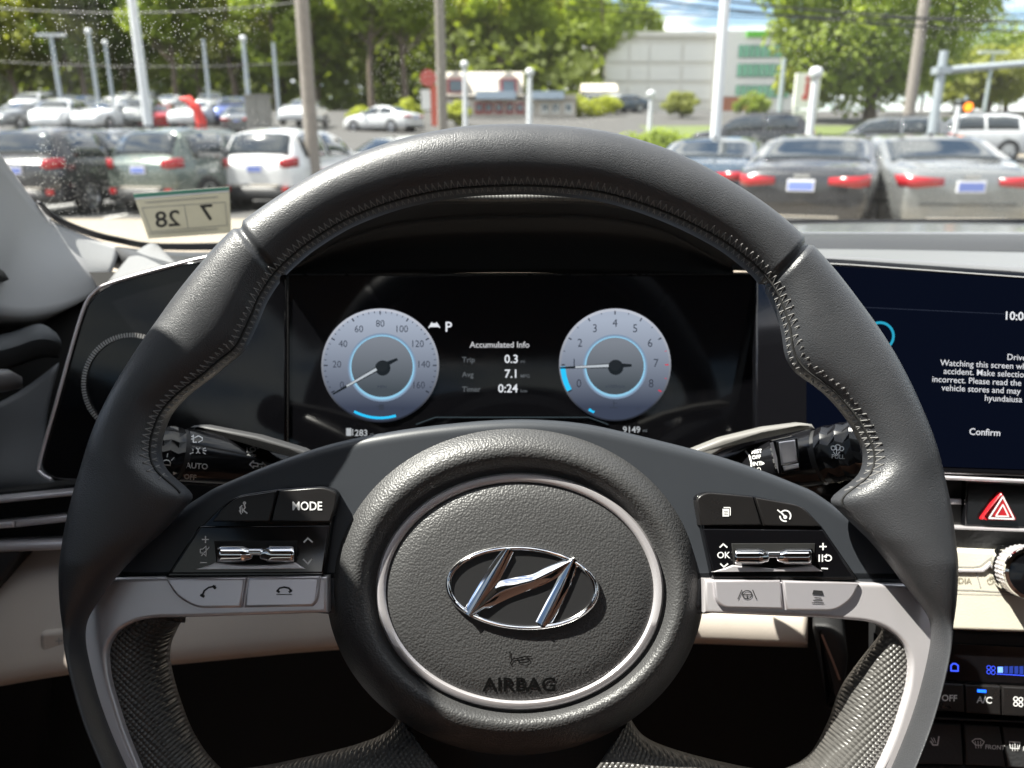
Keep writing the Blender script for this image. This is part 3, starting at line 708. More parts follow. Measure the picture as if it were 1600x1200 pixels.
def shrub(px, Y, h, r, leaf, label, seed):
    p = gpos(px, Y); o = thing('shrub', label, 'shrub', p); S = Matrix.Translation(p)
    cm = crown_mesh('foliage', h, r, .1, 26, 110, .10, seed); cm.materials.append(LEAF[leaf]); c = bpy.data.objects.new('foliage', cm); COL.objects.link(c); place(c, o, S)
    b = MB()
    for k in range(5): b.tube([(0,0,-.1),(math.cos(k*1.3)*r*.4, math.sin(k*1.3)*r*.4, h*.6)], [.05,.02], 6)
    b.build('stem', M_bark, o, S, smooth=60)
shrub(1062, 62, 2.0, 1.3, 3, 'round ball-shaped bush on the lawn before the office building', 71)
shrub(1170, 66, 1.6, 1.3, 0, 'low green bush at the foot of the green windows', 72)
shrub(905, 64, 1.5, 1.4, 2, 'bright green hedge bush beside the restaurant parking', 73)
shrub(938, 66, 1.4, 1.5, 2, 'bright green hedge bush before the white shed', 74)
shrub(637, 52, 1.5, 1.0, 2, 'round yellow-green shrub left of the banner sign', 75)
shrub(715, 52, 1.4, .9, 2, 'round yellow-green shrub right of the banner sign', 76)
shrub(567, 50, 1.1, .9, 2, 'small yellow-green shrub near the wooden pole', 77)
shrub(1030, 34, .5, 1.6, 0, 'low ground-hugging bush just above the wheel rim', 78)

# ================================================================== THE CAR WE SIT IN
M_leather = mat('wheel_leather', (0.041, 0.0425, 0.047), 0.40, spec=0.7, bump=('pebble', 1900, 0.55, 0.0002), vary=0.10, vscale=60, rvar=0.05)
M_pad = mat('airbag_plastic', (0.048, 0.048, 0.049), 0.46, spec=0.6, bump=('pebble', 1000, 0.55, 0.0004), vary=0.06, vscale=90)
M_shroud = mat('spoke_plastic', (0.034, 0.038, 0.045), 0.40, bump=('noise', 2500, 0.12, 0.0002), vary=0.06, vscale=50)
M_satin = mat('satin_silver', (0.72, 0.69, 0.71), 0.34, metal=0.6)
M_satin_btn = mat('satin_button', (0.64, 0.61, 0.64), 0.28, metal=0.65)
M_chrome = mat('chrome', (0.86, 0.86, 0.87), 0.045, metal=1.0)
M_piano = mat('piano_black', (0.004, 0.004, 0.005), 0.07, spec=0.55, rvar=0.02, vscale=40)
M_button = mat('button_black', (0.012, 0.011, 0.011), 0.30, rvar=0.05, vscale=70)
M_black = mat('dash_black', (0.012, 0.012, 0.013), 0.62, bump=('noise', 900, 0.25, 0.0004), vary=0.1, vscale=20)
M_void = mat('footwell_black', (0.006, 0.006, 0.006), 0.9, vary=0.2, vscale=10)
M_dash = mat('dash_grey', (0.030, 0.031, 0.033), 0.5, bump=('pebble', 500, 0.4, 0.0004), vary=0.08, vscale=15)
M_cream = mat('cream_plastic', (0.56, 0.50, 0.44), 0.55, bump=('noise', 700, 0.15, 0.0003), vary=0.04, vscale=20)
M_pillar = mat('pillar_grey', (0.27, 0.272, 0.275), 0.7, bump=('noise', 1200, 0.2, 0.0003), vary=0.04, vscale=20)
M_insert = mat('spoke_insert', (0.075, 0.072, 0.068), 0.40, bump=('dimple', 560, 1.0, 0.0012))
M_insert_l = M_insert
M_stitch = mat('thread', (0.22, 0.215, 0.21), 0.6)
M_white = mat('print_white', (0.80, 0.80, 0.80), 0.5)
M_grey = mat('print_grey', (0.30, 0.30, 0.30), 0.5)
M_dark = mat('print_dark', (0.02, 0.02, 0.022), 0.5)
M_tan = mat('seat_tan', (0.42, 0.22, 0.14), 0.6, bump=('pebble', 400, 0.4, 0.0005), vary=0.1, vscale=10)  # tan of the unseen seats, chosen for its warm bounce light
M_red = mat('hazard_red', (0.42, 0.012, 0.018), 0.25, coat=0.5)
M_lining = mat('headliner', (0.07, 0.068, 0.066), 0.95, bump=('noise', 800, 0.3, 0.0005))  # roof lining darkened to cut ambient light in the cabin

# ---------------------------------------------------------------- windshield, pillar, roof
XC = 0.74                                    # mirror line of the cabin: x -> XC - x
def V(*a): return Vector(a)
E1 = [pt(188,388,.77), pt(100,354,.70), pt(60,322,.66), pt(0,240,.58), V(-.309,.35,1.25), V(-.284,.15,1.355), V(-.284,-.9,1.37)]
E2 = [pt(168,447,.68), pt(100,483,.60), pt(0,493,.54), pt(-150,440,.47), V(-.50,.19,1.20), V(-.50,.02,1.31), V(-.50,-.9,1.31)]
Em = [(a+b)/2 + (CAM - (a+b)/2).normalized()*.02 for a, b in zip(E1, E2)]
pl = thing('pillar_trim', 'pale grey windshield pillar trim running up from the dashboard corner', 'pillar trim', pt(100,480,.60))
loft('cover', [E1, Em, E2], M_pillar, pl, .02, n=6)
g = [[pt(*q) for q in ((-40,395,.50),(6,424,.545),(14,436,.55))], [pt(*q) for q in ((-40,440,.50),(4,441,.545),(14,437,.55))]]
loft('quarter_glass_edge', g, M_black, pl, .004)
E1r, E2r = [[V(XC - q.x, q.y, q.z) for q in E] for E in (E1, E2)]
pr = thing('pillar_trim', 'pale grey pillar trim on the passenger side of the windshield', 'pillar trim', E1r[0])
loft('cover', [E1r, E2r], M_pillar, pr, .02, n=4)
rf = thing('car_roof', 'unseen headliner above the windshield, darkened to cut cabin light', 'car roof', (.37, -.2, 1.37))
b = MB(); b.box((-.31, -1.3, 1.372), (XC + .31, .14, 1.40)); b.build('headliner', M_lining, rf)
b = MB(); b.box((-.30, .12, 1.350), (XC + .30, .165, 1.385)); b.build('header', M_lining, rf)
for s in (-1, 1):
    b = MB(); b.box((.0 if s < 0 else .52, -.06, 1.352), (.26 if s < 0 else .78, .115, 1.370)); b.build('sun_visor', M_lining, rf)

# glass: mostly clear, a Fresnel reflection and a film of dust specks
m = bpy.data.materials.new('windshield_glass'); m.use_nodes = True; n = m.node_tree.nodes; L = m.node_tree.links; n.clear()
o = n.new('ShaderNodeOutputMaterial'); tr = n.new('ShaderNodeBsdfTransparent'); tr.inputs[0].default_value = (.93,.95,.93,1)
gl = n.new('ShaderNodeBsdfGlossy'); gl.inputs['Roughness'].default_value = .02; gl.inputs[0].default_value = (.4,.4,.4,1)
lw = n.new('ShaderNodeLayerWeight'); lw.inputs[0].default_value = .5
pw = n.new('ShaderNodeMath'); pw.operation = 'POWER'; pw.inputs[1].default_value = 5
fr = n.new('ShaderNodeMath'); fr.operation = 'MULTIPLY_ADD'; fr.inputs[1].default_value = .90; fr.inputs[2].default_value = .05
L.new(lw.outputs['Facing'], pw.inputs[0]); L.new(pw.outputs[0], fr.inputs[0]); ms = n.new('ShaderNodeMixShader')
df = n.new('ShaderNodeBsdfDiffuse'); df.inputs[0].default_value = (.75,.75,.70,1); tl = n.new('ShaderNodeBsdfTranslucent'); tl.inputs[0].default_value = (.75,.75,.70,1); ad = n.new('ShaderNodeMixShader')
t = n.new('ShaderNodeTexCoord'); vo = n.new('ShaderNodeTexVoronoi'); vo.inputs['Scale'].default_value = 430
lt = n.new('ShaderNodeMath'); lt.operation = 'LESS_THAN'; lt.inputs[1].default_value = .15
nz = n.new('ShaderNodeTexNoise'); nz.inputs['Scale'].default_value = 7; nz.inputs['Detail'].default_value = 4
mr = n.new('ShaderNodeMapRange'); mr.inputs['From Min'].default_value = .48; mr.inputs['From Max'].default_value = .66; mr.inputs['To Max'].default_value = .6
mu = n.new('ShaderNodeMath'); mu.operation = 'MULTIPLY'; fi = n.new('ShaderNodeMath'); fi.operation = 'ADD'; fi.inputs[1].default_value = .003; m2 = n.new('ShaderNodeMixShader')
L.new(t.outputs['Object'], vo.inputs['Vector']); L.new(vo.outputs['Distance'], lt.inputs[0]); L.new(t.outputs['Object'], nz.inputs['Vector']); L.new(nz.outputs['Fac'], mr.inputs['Value'])
L.new(lt.outputs[0], mu.inputs[0]); L.new(mr.outputs[0], mu.inputs[1]); L.new(mu.outputs[0], fi.inputs[0])
L.new(fr.outputs[0], ms.inputs[0]); L.new(tr.outputs[0], ms.inputs[1]); L.new(gl.outputs[0], ms.inputs[2])
ad.inputs[0].default_value = .6; L.new(df.outputs[0], ad.inputs[1]); L.new(tl.outputs[0], ad.inputs[2])
L.new(fi.outputs[0], m2.inputs[0]); L.new(ms.outputs[0], m2.inputs[1]); L.new(ad.outputs[0], m2.inputs[2]); L.new(m2.outputs[0], o.inputs[0])
M_wind = m
base = [pt(60,320,.662), pt(100,350,.705), pt(180,374,.78), pt(290,384,.88), pt(600,372,.955), pt(1000,350,.985), pt(1600,343,.985), V(XC+.404,.676,1.055)]
mid = [pt(0,240,.585), pt(75,232,.63), pt(160,228,.67), pt(290,215,.72), pt(600,190,.77), pt(1000,180,.78), pt(1620,185,.75), V(XC+.384,.605,1.098)]
top = [V(-.284,.15,1.358), V(-.21,.17,1.36), V(-.10,.18,1.362), V(.05,.19,1.364), V(.25,.195,1.366), V(.55,.195,1.366), V(.85,.175,1.362), V(XC+.284,.15,1.358)]
ws = thing('windshield', 'dusty raked windshield glass over the dashboard', 'windshield', pt(800,372,.96))
glass = loft('glass', [base, mid, top], M_wind, ws, n=6)
fb = [pt(56,316,.657), pt(96,352,.70), pt(178,379,.775), pt(290,391,.875), pt(600,382,.95), pt(1000,356,.98), pt(1620,349,.98)]
ft = [pt(62,318,.655), pt(104,346,.70), pt(184,371,.775), pt(290,380,.875), pt(600,368,.95), pt(1000,346,.98), pt(1620,342,.98)]
loft('frit_band', [fb, ft], M_dark, ws, .002, n=6)
# inspection sticker stuck to the inside of the glass (its print faces out, so it reads mirrored)
SC = [(208,303),(358,292),(361,364),(232,373)]
c = pt(285, 333, .72); SF = Frame(c, (0.02, -.80, -.32))
st = thing('inspection_sticker', 'small inspection sticker with mirrored 7 and 28 on the windshield', 'sticker', M=SF.M)
m = mat('sticker_paper', (.46,.45,.41), .7, vary=.2, vscale=60)
nn_ = m.node_tree.nodes; tl_ = nn_.new('ShaderNodeBsdfTranslucent'); tl_.inputs[0].default_value = (.6,.58,.5,1); mm_ = nn_.new('ShaderNodeMixShader'); mm_.inputs[0].default_value = .55
m.node_tree.links.new(nn_['Principled BSDF'].outputs[0], mm_.inputs[1]); m.node_tree.links.new(tl_.outputs[0], mm_.inputs[2]); m.node_tree.links.new(mm_.outputs[0], nn_['Material Output'].inputs[0]); prism('paper', SC, SF, -.0006, 0, 0, m, st)
Print().poly([(208,303),(358,292),(358,297),(210,309)]).on('green_stripe', mat('sticker_green', (.08,.30,.22), .6), st, SF, .0004)
Print().poly([(210,309),(358,297),(358,300),(211,312)]).on('white_stripe', M_white, st, SF, .0004)
P = Print().text('28', 283, 352, 24, rot=R(-5), bold=.045, mirror=True, sx=1.15).text('7', 335, 343, 24, rot=R(-5), bold=.05, mirror=True, sx=1.2)
P.on('number', M_dark, st, SF, .0006)
P = Print().line([(222,325),(352,316),(355,352),(236,362)], 1.3, True).line([(288,321),(294,357)], 1.2)
for k in range(4): P.line([(226+3*k,316+1.5*k+46*(k>1)),(340,307+1.5*k+47*(k>1))], .9)
P.on('ruling', M_grey, st, SF, .0005)

# ---------------------------------------------------------------- dashboard
da = thing('dashboard', 'dark dashboard with cream lower panel around the steering column', 'dashboard', pt(800, 1000, .6))
loft('dark_backing', [[pt(x,y,.66) for x in (-400,100,800,1500,2000)] for y in (425,800,1350)], M_void, da, .02)  # near-black sheet standing in for deep footwell shade, blocks light leaks
# top pad, left of the hood and right of it
loft('top_pad', [[pt(170,384,.77),pt(300,394,.88),pt(480,386,.93),pt(700,370,.96)], [pt(215,396,.70),pt(310,402,.72),pt(470,400,.75),pt(700,372,.80)], [pt(262,414,.56),pt(330,412,.56),pt(450,424,.56),pt(700,380,.60)]], M_dash, da, .02, n=5)
X = (980, 1130, 1300, 1450, 1600, 1850, 2350)
loft('top_pad', [[pt(x,y,.97) for x,y in zip(X,(358,352,348,347,349,353,362))], [pt(x,366+(x-1300)*.004,.76) for x in X]], mat('pad_sky_sheen', (.12,.125,.135), .16, spec=.8), da, .02, n=5)  # paler, bluer than the dash: sky sheen put into the colour
loft('top_pad', [[pt(x,365+(x-1300)*.004,.755) for x in X], [pt(x,374+(x-1300)*.006,.725) for x in X], [pt(x,392+(x-1300)*.01,.70) for x in X]], M_dash, da, .02, n=5)
loft('screen_ledge', [[pt(x,y,.69) for x,y in zip(X,(388,388,389,391,394,398,408))], [pt(x,y,d) for x,y,d in zip(X,(392,398,404,412.5,424,440,470),(.52,.51,.50,.485,.47,.45,.45))]], mat('ledge_sky_sheen', (.13,.133,.14), .45, vary=.05), da, .01, n=5)  # lighter grey carries the grazing sky reflection in its colour
loft('corner_cap', [[pt(203,399,.735),pt(232,381,.755),pt(246,382,.755)], [pt(165,444,.60),pt(215,429,.585),pt(275,411,.57)]], mat('cap_grey', (.15,.152,.155), .6, bump=('noise',900,.2,.0003)), da, .01, n=4)
# hood over the instruments
H = [[(330,420,.70),(480,372,.72),(640,318,.73),(790,300,.735),(940,312,.73),(1060,350,.72),(1210,410,.70)],
     [(400,408,.56),(520,340,.57),(650,308,.575),(790,297,.58),(940,306,.575),(1050,334,.57),(1180,402,.56)],
     [(425,412,.48),(535,344,.47),(650,317,.465),(790,315,.465),(930,316,.465),(1045,341,.47),(1160,406,.48)],
     [(440,430,.495),(543,372,.488),(650,345,.485),(790,337,.485),(920,338,.485),(1030,358,.488),(1140,418,.495)]]
m = mat('hood_grain', (.10,.098,.092), .5, bump=('dimple', 330, 1.0, .0014))
hood_top = loft('hood', [[pt(*q) for q in r] for r in H[:3]], m, da, .004, n=6)
loft('hood_lip', [[pt(*q) for q in H[2]], [pt(*q) for q in H[3]]], M_black, da, .004, n=6)
H4 = [(446,434,.505),(548,428,.515),(650,426,.52),(790,425,.52),(920,426,.52),(1030,428,.515),(1146,432,.505)]
loft('hood_underside', [[pt(*q) for q in H[3]], [pt(a,(b+c)/2,.505) for (a,b,_),(_a,c,_d) in zip(H4,H[3])], [pt(*q) for q in H4]], M_black, da, .004, n=5)
# cream lower panel
cx = (-260, -60, 110, 280, 520, 800, 1050, 1200, 1262)
yb = (1100, 1078, 1050, 1034, 1012, 1000, 1001, 1006, 1008)
rows = [[pt(x,850+(0 if x<600 else 40),.515) for x in cx], [pt(x,y-140 if x<600 else y-90,.50) for x,y in zip(cx,yb)], [pt(x,y-45,.487) for x,y in zip(cx,yb)], [pt(x,y-8,.485) for x,y in zip(cx,yb)], [pt(x,y,.492) for x,y in zip(cx,yb)], [pt(x,y+4,.53) for x,y in zip(cx,yb)]]
loft('lower_panel', rows, M_cream, da, .012, n=4)
LF = Frame(pt(60,840,.497), (.06,-.965,.255))
prism('seam_wedge', [(-60,860),(32,862),(20,880),(-5,915),(-60,990)], LF, -.02, .004, .002, M_black, da)
o = prism('switch_plate', rpoly([(60,988),(272,966),(283,985),(278,1034),(75,1056),(63,1048)], 10), LF, -.01, .0135, .003, M_cream, da)
P = Print().line([(87,1002),(97,1001)], 1.6).line([(92,997),(92,1006)], 1.6).ring(93,1023,6,6,1.5).line([(82,1026),(86,1014),(98,1013),(103,1024)],1.3).line([(93,1015),(93,1023)],1.3).line([(88,1040),(97,1039)],1.6)
P.wrap('symbols', M_grey, o, [o])
# vent left
prism('vent_box', [(-80,775),(260,748),(260,850),(-80,862)], LF, -.05, -.012, .0, M_void, da)
prism('trim_strip', [(-80,786),(260,752),(260,759),(-80,795)], LF, -.015, .004, .0012, M_satin, da)
prism('trim_strip', [(-80,822),(21,814.5),(21,824.5),(-80,832)], LF, -.015, .002, .0012, M_satin, da)
prism('trim_strip', [(23,814),(260,788),(260,798),(23,824.5)], LF, -.015, .002, .0012, M_satin, da)
prism('trim_strip', [(-80,852),(260,840),(260,853),(-80,867)], LF, -.015, .005, .002, M_satin, da)
# side panel left of the gloss screen
loft('side_panel', [[pt(-200,700,.46),pt(0,628,.535),(pt(92,566,.56))], [pt(-200,720,.46),pt(0,690,.53),pt(72,660,.55)], [pt(-200,785,.46),pt(0,752,.52),pt(80,744,.54),][:3], [pt(-200,800,.47),pt(0,778,.525),pt(110,764,.54)]], mat('side_grey', (.075,.08,.088), .55, bump=('noise',900,.2,.0003)), da, .01, n=5)
dp = thing('door_panel', 'dark front edge of the driver door with its handle', 'door', pt(-100,900,.5))
loft('panel', [[pt(-330,310,.43),pt(0,385,.60),pt(120,430,.69)], [pt(-330,700,.42),pt(0,640,.575),pt(120,600,.62)], [pt(-330,1300,.42),pt(-60,1300,.56),pt(60,1300,.62)]], M_void, dp, .02, n=4)
loft('end_cap', [[pt(-160,545,.48),pt(0,523,.545),pt(60,506,.565),pt(88,520,.57)], [pt(-160,575,.47),pt(0,548,.535),pt(60,530,.555),pt(96,536,.57)], [pt(-160,610,.48),pt(0,580,.55),pt(62,560,.57),pt(92,560,.58)]], mat('door_grey', (.05,.055,.06), .6), dp, .006, n=5)
b = MB(); b.tube([pt(-90,600,.45),pt(-30,597,.49),pt(8,594,.51),pt(26,598,.517),pt(33,606,.52)], [.008,.0085,.0075,.005,.001], 14); b.build('handle', mat('handle_grey', (.20,.19,.19), .35, metal=.6), dp, smooth=60)
b = MB(); b.box((-.56,-1.3,.35), (-.47,.60,1.035)); b.build('sun_block', M_black, dp)  # unseen block beside the door, added to stop sun leaking in
# ---------------------------------------------------------------- gloss panel, instruments
CL = Frame(pt(800,560,.50), (0,-math.cos(R(14)),math.sin(R(14))))
ic = thing('instrument_cluster', 'gloss black digital instrument cluster with two round gauges', 'instrument cluster', M=CL.M)
edge = rpoly([(448,396,2),(290,409,20),(168,443,30),(128,478,40),(60,728,24),(78,750,24),(448,765,2)], 8)
prism('side_glass', edge, CL, -.014, -.001, .0016, M_piano, ic)
P = Print(); lp = [(300,406),(168,442),(140,462),(124,500),(62,732)]
b = MB(); b.tube([CL.px(*q,.0004) for q in spline([(330,401),(290,409.5),(180,440),(146,458),(126,496),(90,622),(62,722),(63,738),(80,749)],6)], .0011, 8); b.build('edge_strip', M_satin, ic, CL.M, smooth=60)
scr = prism('screen_glass', rpoly([(449,428),(1330,428),(1330,775),(449,775)], 3), CL, -.014, 0, .0012, M_piano, ic)
b = MB(); b.tube([CL.px(450,430,.0006), CL.px(450,760,.0006)], .0006, 6); b.tube([CL.px(450,429,.0006), CL.px(1180,429,.0006)], .0004, 6); b.build('screen_edge', M_button, ic, CL.M, smooth=60)
# ornament ring: short bars round a circle
mbar = mat('ring_bars', (.42,.41,.40), .4, metal=.5); bars = MB()
for k in range(110):
    a = 2*math.pi*k/110; c_, s_ = math.cos(a), math.sin(a)
    o_, i_ = (205+78*c_, 600-80*s_), (205+71*c_, 600-73*s_); d = 1.35
    q = [CL.px(x+dx*s_*d, y+dx*c_*d, ww) for ww in (-.0012,.0004) for (x,y) in (o_,i_) for dx in (-1,1)]
    bars.add(q, [(0,1,3,2),(4,6,7,5),(0,4,5,1),(2,3,7,6),(0,2,6,4),(1,5,7,3)])
tag(bars.build('ring_bars', mbar, ic, CL.M), kind='stuff')
E = {}
def E_(name, c, s=1.0):
    k = name
    if k not in E: E[k] = emis('screen_' + name, c, s * .48)
    return E[k]
def gauge_mat(name, top, bot):
    m = bpy.data.materials.new(name); m.use_nodes = True; n = m.node_tree.nodes; L = m.node_tree.links; n.clear()
    o = n.new('ShaderNodeOutputMaterial'); e = n.new('ShaderNodeEmission'); t = n.new('ShaderNodeTexCoord'); s = n.new('ShaderNodeSeparateXYZ'); r = n.new('ShaderNodeValToRGB')
    L.new(t.outputs['Generated'], s.inputs[0]); L.new(s.outputs['Y'], r.inputs[0]); r.color_ramp.elements[0].color = (*bot,1); r.color_ramp.elements[1].color = (*top,1)
    r.color_ramp.elements[0].position = .12; r.color_ramp.elements[1].position = .92
    L.new(r.outputs[0], e.inputs[0]); e.inputs[1].default_value = .24; L.new(e.outputs[0], o.inputs[0]); return m
GF = gauge_mat('gauge_face', (.50,.57,.70), (.06,.075,.12)); GI = gauge_mat('gauge_inner', (.27,.30,.35), (.085,.105,.125)); GR = gauge_mat('gauge_rim', (.66,.70,.80), (.03,.035,.05))
for (gx, gy, rx, ry, nums, side) in ((594,571,92,89,['0','20','40','60','80','100','120','140','160'],0), (961,570,87.5,88,list('012345678'),1)):
    go = prism('gauge', ell(gx,gy,rx,ry,72), CL, .0002, .0006, 0, GR, ic)
    Print().poly(ell(gx,gy+1,rx-3,ry-3.2,72)).on('dial_face', GF, go, CL, .0009)
    ix, iy, ir = (597,573,48) if side == 0 else (961,572,45)
    for q, (e, c) in enumerate(((8,(.22,.30,.42)),(5,(.25,.42,.60)),(3,(.30,.62,.85)))):
        Print().poly(ell(ix,iy+1,ir+e*.7,ir+e*.7,56)).on('glow_ring', E_('glow%d' % q, c, .62), go, CL, .0011+.0001*q)
    Print().poly(ell(ix,iy,ir,ir-.5,56)).on('inner_dial', GI, go, CL, .0015)
    tk = Print(); rd = Print()
    N = 8
    for k in range(41 if side == 0 else 17):
        a = R(210 - 240*k/(40 if side == 0 else 16)); big = k % (5 if side == 0 else 2) == 0
        r0, r1 = (.95, .90 if big else .925)
        (rd if (side and k >= 13) else tk).line([(gx+rx*r0*math.cos(a), gy-ry*r0*math.sin(a)), (gx+rx*r1*math.cos(a), gy-ry*r1*math.sin(a))], 2.0 if big else 1.1)
    tk.on('tick_marks', E_('tick', (.03,.035,.05), .6), go, CL, .0014)
    if side: rd.on('red_zone', E_('red', (.55,.03,.06), .8), go, CL, .0014)
    nm = Print()
    for k, s in enumerate(nums):
        a = R(208 - 236*k/8); q = .73 if side else .735
        nm.text(s, gx+rx*q*math.cos(a), gy-ry*q*math.sin(a)+5, 10.5 if side == 0 else 12.5, 'CENTER', bold=0, sx=.92)
    nm.text('MPH' if side == 0 else 'x1000rpm', ix, iy+34, 5, 'CENTER', bold=0)
    nm.text('E' if side == 0 else 'C', gx-34, gy+72, 6, 'CENTER', bold=0).text('F' if side == 0 else 'H', gx+36, gy+72, 6, 'CENTER', bold=0)
    if side == 0: nm.poly([(592,632),(600,632),(600,641),(592,641)]).line([(588,635),(592,635)],1.5)
    else: nm.line([(959,627),(959,636)],1.5).line([(953,637),(965,637)],1.5).line([(959,630),(964,630)],1.2)
    nm.on('numerals', E_('numeral', (.045,.055,.08), .6), go, CL, .0016)
    cy = Print()
    if side == 0: cy.ring(gx,gy+1,rx-6,ry-6,4,20,0,241,287)
    else: cy.ring(gx,gy,rx-2,ry-2,8,14,0,182,209).ring(gx,gy+1,rx-6,ry-6,4,6,0,239,246)
    cy.on('level_bar', E_('cyan', (.02,.42,.72), .9), go, CL, .0015)
    tip = (520,616) if side == 0 else (875,575); tail = (621,561) if side == 0 else (987,571)
    c = (597,572) if side == 0 else (961,571)
    d = (Vector(tip)-Vector(c)).normalized(); nn = Vector((-d.y,d.x))
    Print().poly([Vector(tip)+nn*1.2, Vector(c)+nn*4, Vector(tail)+nn*2, Vector(tail)-nn*2, Vector(c)-nn*4, Vector(tip)-nn*1.2]).poly(ell(c[0]+1,c[1]+3,12,12,24)).on('needle_shadow', E_('needle_dark', (.015,.02,.025), .6), go, CL, .0018)
    a_ = Vector(c)+d*10; b_ = Vector(c)+d*((Vector(tip)-Vector(c)).length*.72)
    Print().poly([a_+nn*2.4, b_+nn*1.6, b_-nn*1.2, a_-nn*2.0]).on('needle', E_('needle', (.42,.46,.50), .75), go, CL, .0020)
    Print().poly(ell(c[0],c[1],9,8.5,24)).on('needle_cap', E_('cap', (.02,.025,.03), .6), go, CL, .0019)
Print().text('P', 695, 518, 15, bold=.03).on('gear_letter', E_('text', (.62,.64,.68), .8), ic, CL, .0006)
P = Print().poly([(673,505),(683,505),(686,511),(671,511)]).line([(670,512),(675,504)],1.6).line([(682,504),(687,512)],1.6).on('lane_icon', E_('text', (.62,.64,.68), .8), ic, CL, .0006)
P = Print()
P.text('0.3', 788, 567, 12.5, bold=.025).text('7.1', 788, 590, 12.5, bold=.025).text('0:24', 778, 613, 12.5, bold=.025)
P.on('bright_readout', E_('text', (.62,.64,.68), .8), ic, CL, .0006)
P = Print().text('Accumulated Info', 734, 543, 9, bold=.02); P.on('heading', E_('text2', (.5,.5,.52), .7), ic, CL, .0006)
for s_, x_, y_, h_ in (('Trip',722,566,8),('Avg',722,589,8),('Timer',722,612,8),('mi',813,567,5),('MPG',813,590,5),('h:m',813,613,5),('mi',1004,675,5),('mi',578,680,4)):
    Print().text(s_, x_, y_, h_).on('row_label' if h_ == 8 else 'unit_label', E_('text3', (.10,.11,.12), .7), ic, CL, .0006)
Print().text('9149', 973, 676, 9.5, bold=.02).on('odometer', E_('text4', (.40,.42,.44), .7), ic, CL, .0006)
P = Print().text('283', 554, 681, 9.5, bold=.02).poly([(541,669),(549,669),(549,681),(541,681)]).line([(551,671),(551,680)],1.5)
P.on('range_readout', E_('text4', (.40,.42,.44), .7), ic, CL, .0006)
b = MB(); b.tube([CL.px(650,663,.0006),CL.px(680,652,.0006),CL.px(920,652,.0006),CL.px(950,663,.0006)], .0003, 6); b.build('arc_line', E_('arc', (.05,.07,.08), .6), ic, CL.M)

# ---------------------------------------------------------------- infotainment
a, bq, c = pt(1310,405,.49), pt(1600,424,.47), pt(1500,738,.445)
nI = (bq-a).cross(c-a); nI = nI if nI.dot(CAM-a) > 0 else -nI
IF = Frame(a, nI)
it = thing('infotainment_screen', 'wide gloss black infotainment screen showing a driver warning text', 'touch screen', M=IF.M)
prism('glass', rpoly([(1180,396,2),(1330,405,4),(1600,423.5,4),(1800,438,4),(1800,752,4),(1460,738,4),(1180,730,2)], 4), IF, -.012, 0, .0015, M_piano, it)
Print().poly([(1260,413),(1330,417),(1600,436),(1790,450),(1790,740),(1462,729),(1260,724)]).on('display', emis('display_navy', (.0009,.0014,.0036), 1.0), it, IF, .0004)
b = MB(); b.tube([IF.px(1250,410,.0006),IF.px(1330,414,.0006),IF.px(1600,433.5,.0006),IF.px(1790,447,.0006)], .0006, 6); b.build('frame_line', M_grey, it, IF.M)
ro = R(2.6); P = Print().text('10:08', 1568, 499, 12.5, rot=ro, bold=.02); P.on('clock', E_('text5', (.75,.77,.80), .8), it, IF, .0008)
P = Print(); lines = [('Driver’s use of', 1573, 562), ('Watching this screen while driving', 1469, 571), ('accident. Make selections', 1474, 584), ('incorrect. Please read the', 1456, 596.5), ('vehicle stores and may', 1471, 610), ('hyundaiusa', 1538, 626)]
for s, x, y in lines: P.text(s, x, y, 9.2, rot=ro, bold=.004, sx=1.0)
P.text('Confirm', 1514, 679, 10, rot=ro, bold=.012); P.on('message', E_('text6', (.62,.63,.66), .8), it, IF, .0008)
P = Print().ring(1375,525,23,23,4,40); P.on('ring_icon', E_('teal', (.02,.30,.45), .8), it, IF, .0008)
Print().line([(1262,476),(1600,492),(1780,500)], .8).on('divider', E_('div', (.02,.025,.04), 1), it, IF, .0006)

# ---------------------------------------------------------------- centre stack
CS = Frame(pt(1540,880,.445), (-.13,-.93,.34))
cs = thing('centre_stack', 'centre stack with hazard switch, cream radio panel and climate buttons', 'centre console', M=CS.M)
def slab(name, q, w0, w1, bev, m, par=cs, r=2): return prism(name, rpoly(q, r), CS, w0, w1, bev, m, par)
slab('trim_strip', [(1400,733),(1600,741),(1800,750),(1800,756),(1600,745),(1400,737)], -.01, .004, .0006, M_satin)
slab('trim_strip', [(1400,740),(1600,749),(1800,759),(1800,766),(1600,755.5),(1400,746)], -.01, .006, .001, M_satin)
slab('vent_box', [(1380,744),(1800,766),(1800,838),(1380,820)], -.06, -.006, 0, M_void)
slab('vent_slat', [(1380,775),(1503,780),(1503,788.5),(1380,784)], -.02, -.003, .001, M_satin)
slab('hazard_plate', [(1510,752),(1800,768),(1800,834),(1508,822)], -.02, .0, .001, M_piano)
hz = slab('hazard_button', [(1533,813,5),(1566,767,6),(1592,814,5)], -.005, .004, .0022, M_red)
Print().line([(1545.5,809.5),(1567,776),(1584.5,811)],2.4,True).line([(1556,806.5),(1567,788.5),(1576,807)],2.0,True).on('triangle', M_white, hz, CS, .0043)
slab('trim_strip', [(1400,820),(1600,827.5),(1800,835),(1800,839),(1600,831.5),(1400,824)], -.01, .006, .001, M_satin)
slab('dark_band', [(1400,824),(1600,831),(1800,839),(1800,872),(1600,864),(1400,856)], -.02, .001, .0005, M_dash)  # dark grey band between trim strip and radio panel
rp = slab('radio_panel', [(1400,853),(1600,862),(1800,871),(1800,998),(1600,989),(1400,981)], -.02, .005, .002, mat('radio_cream', (.66,.62,.52), .5, bump=('noise',800,.3,.0003), vary=.04, vscale=30))
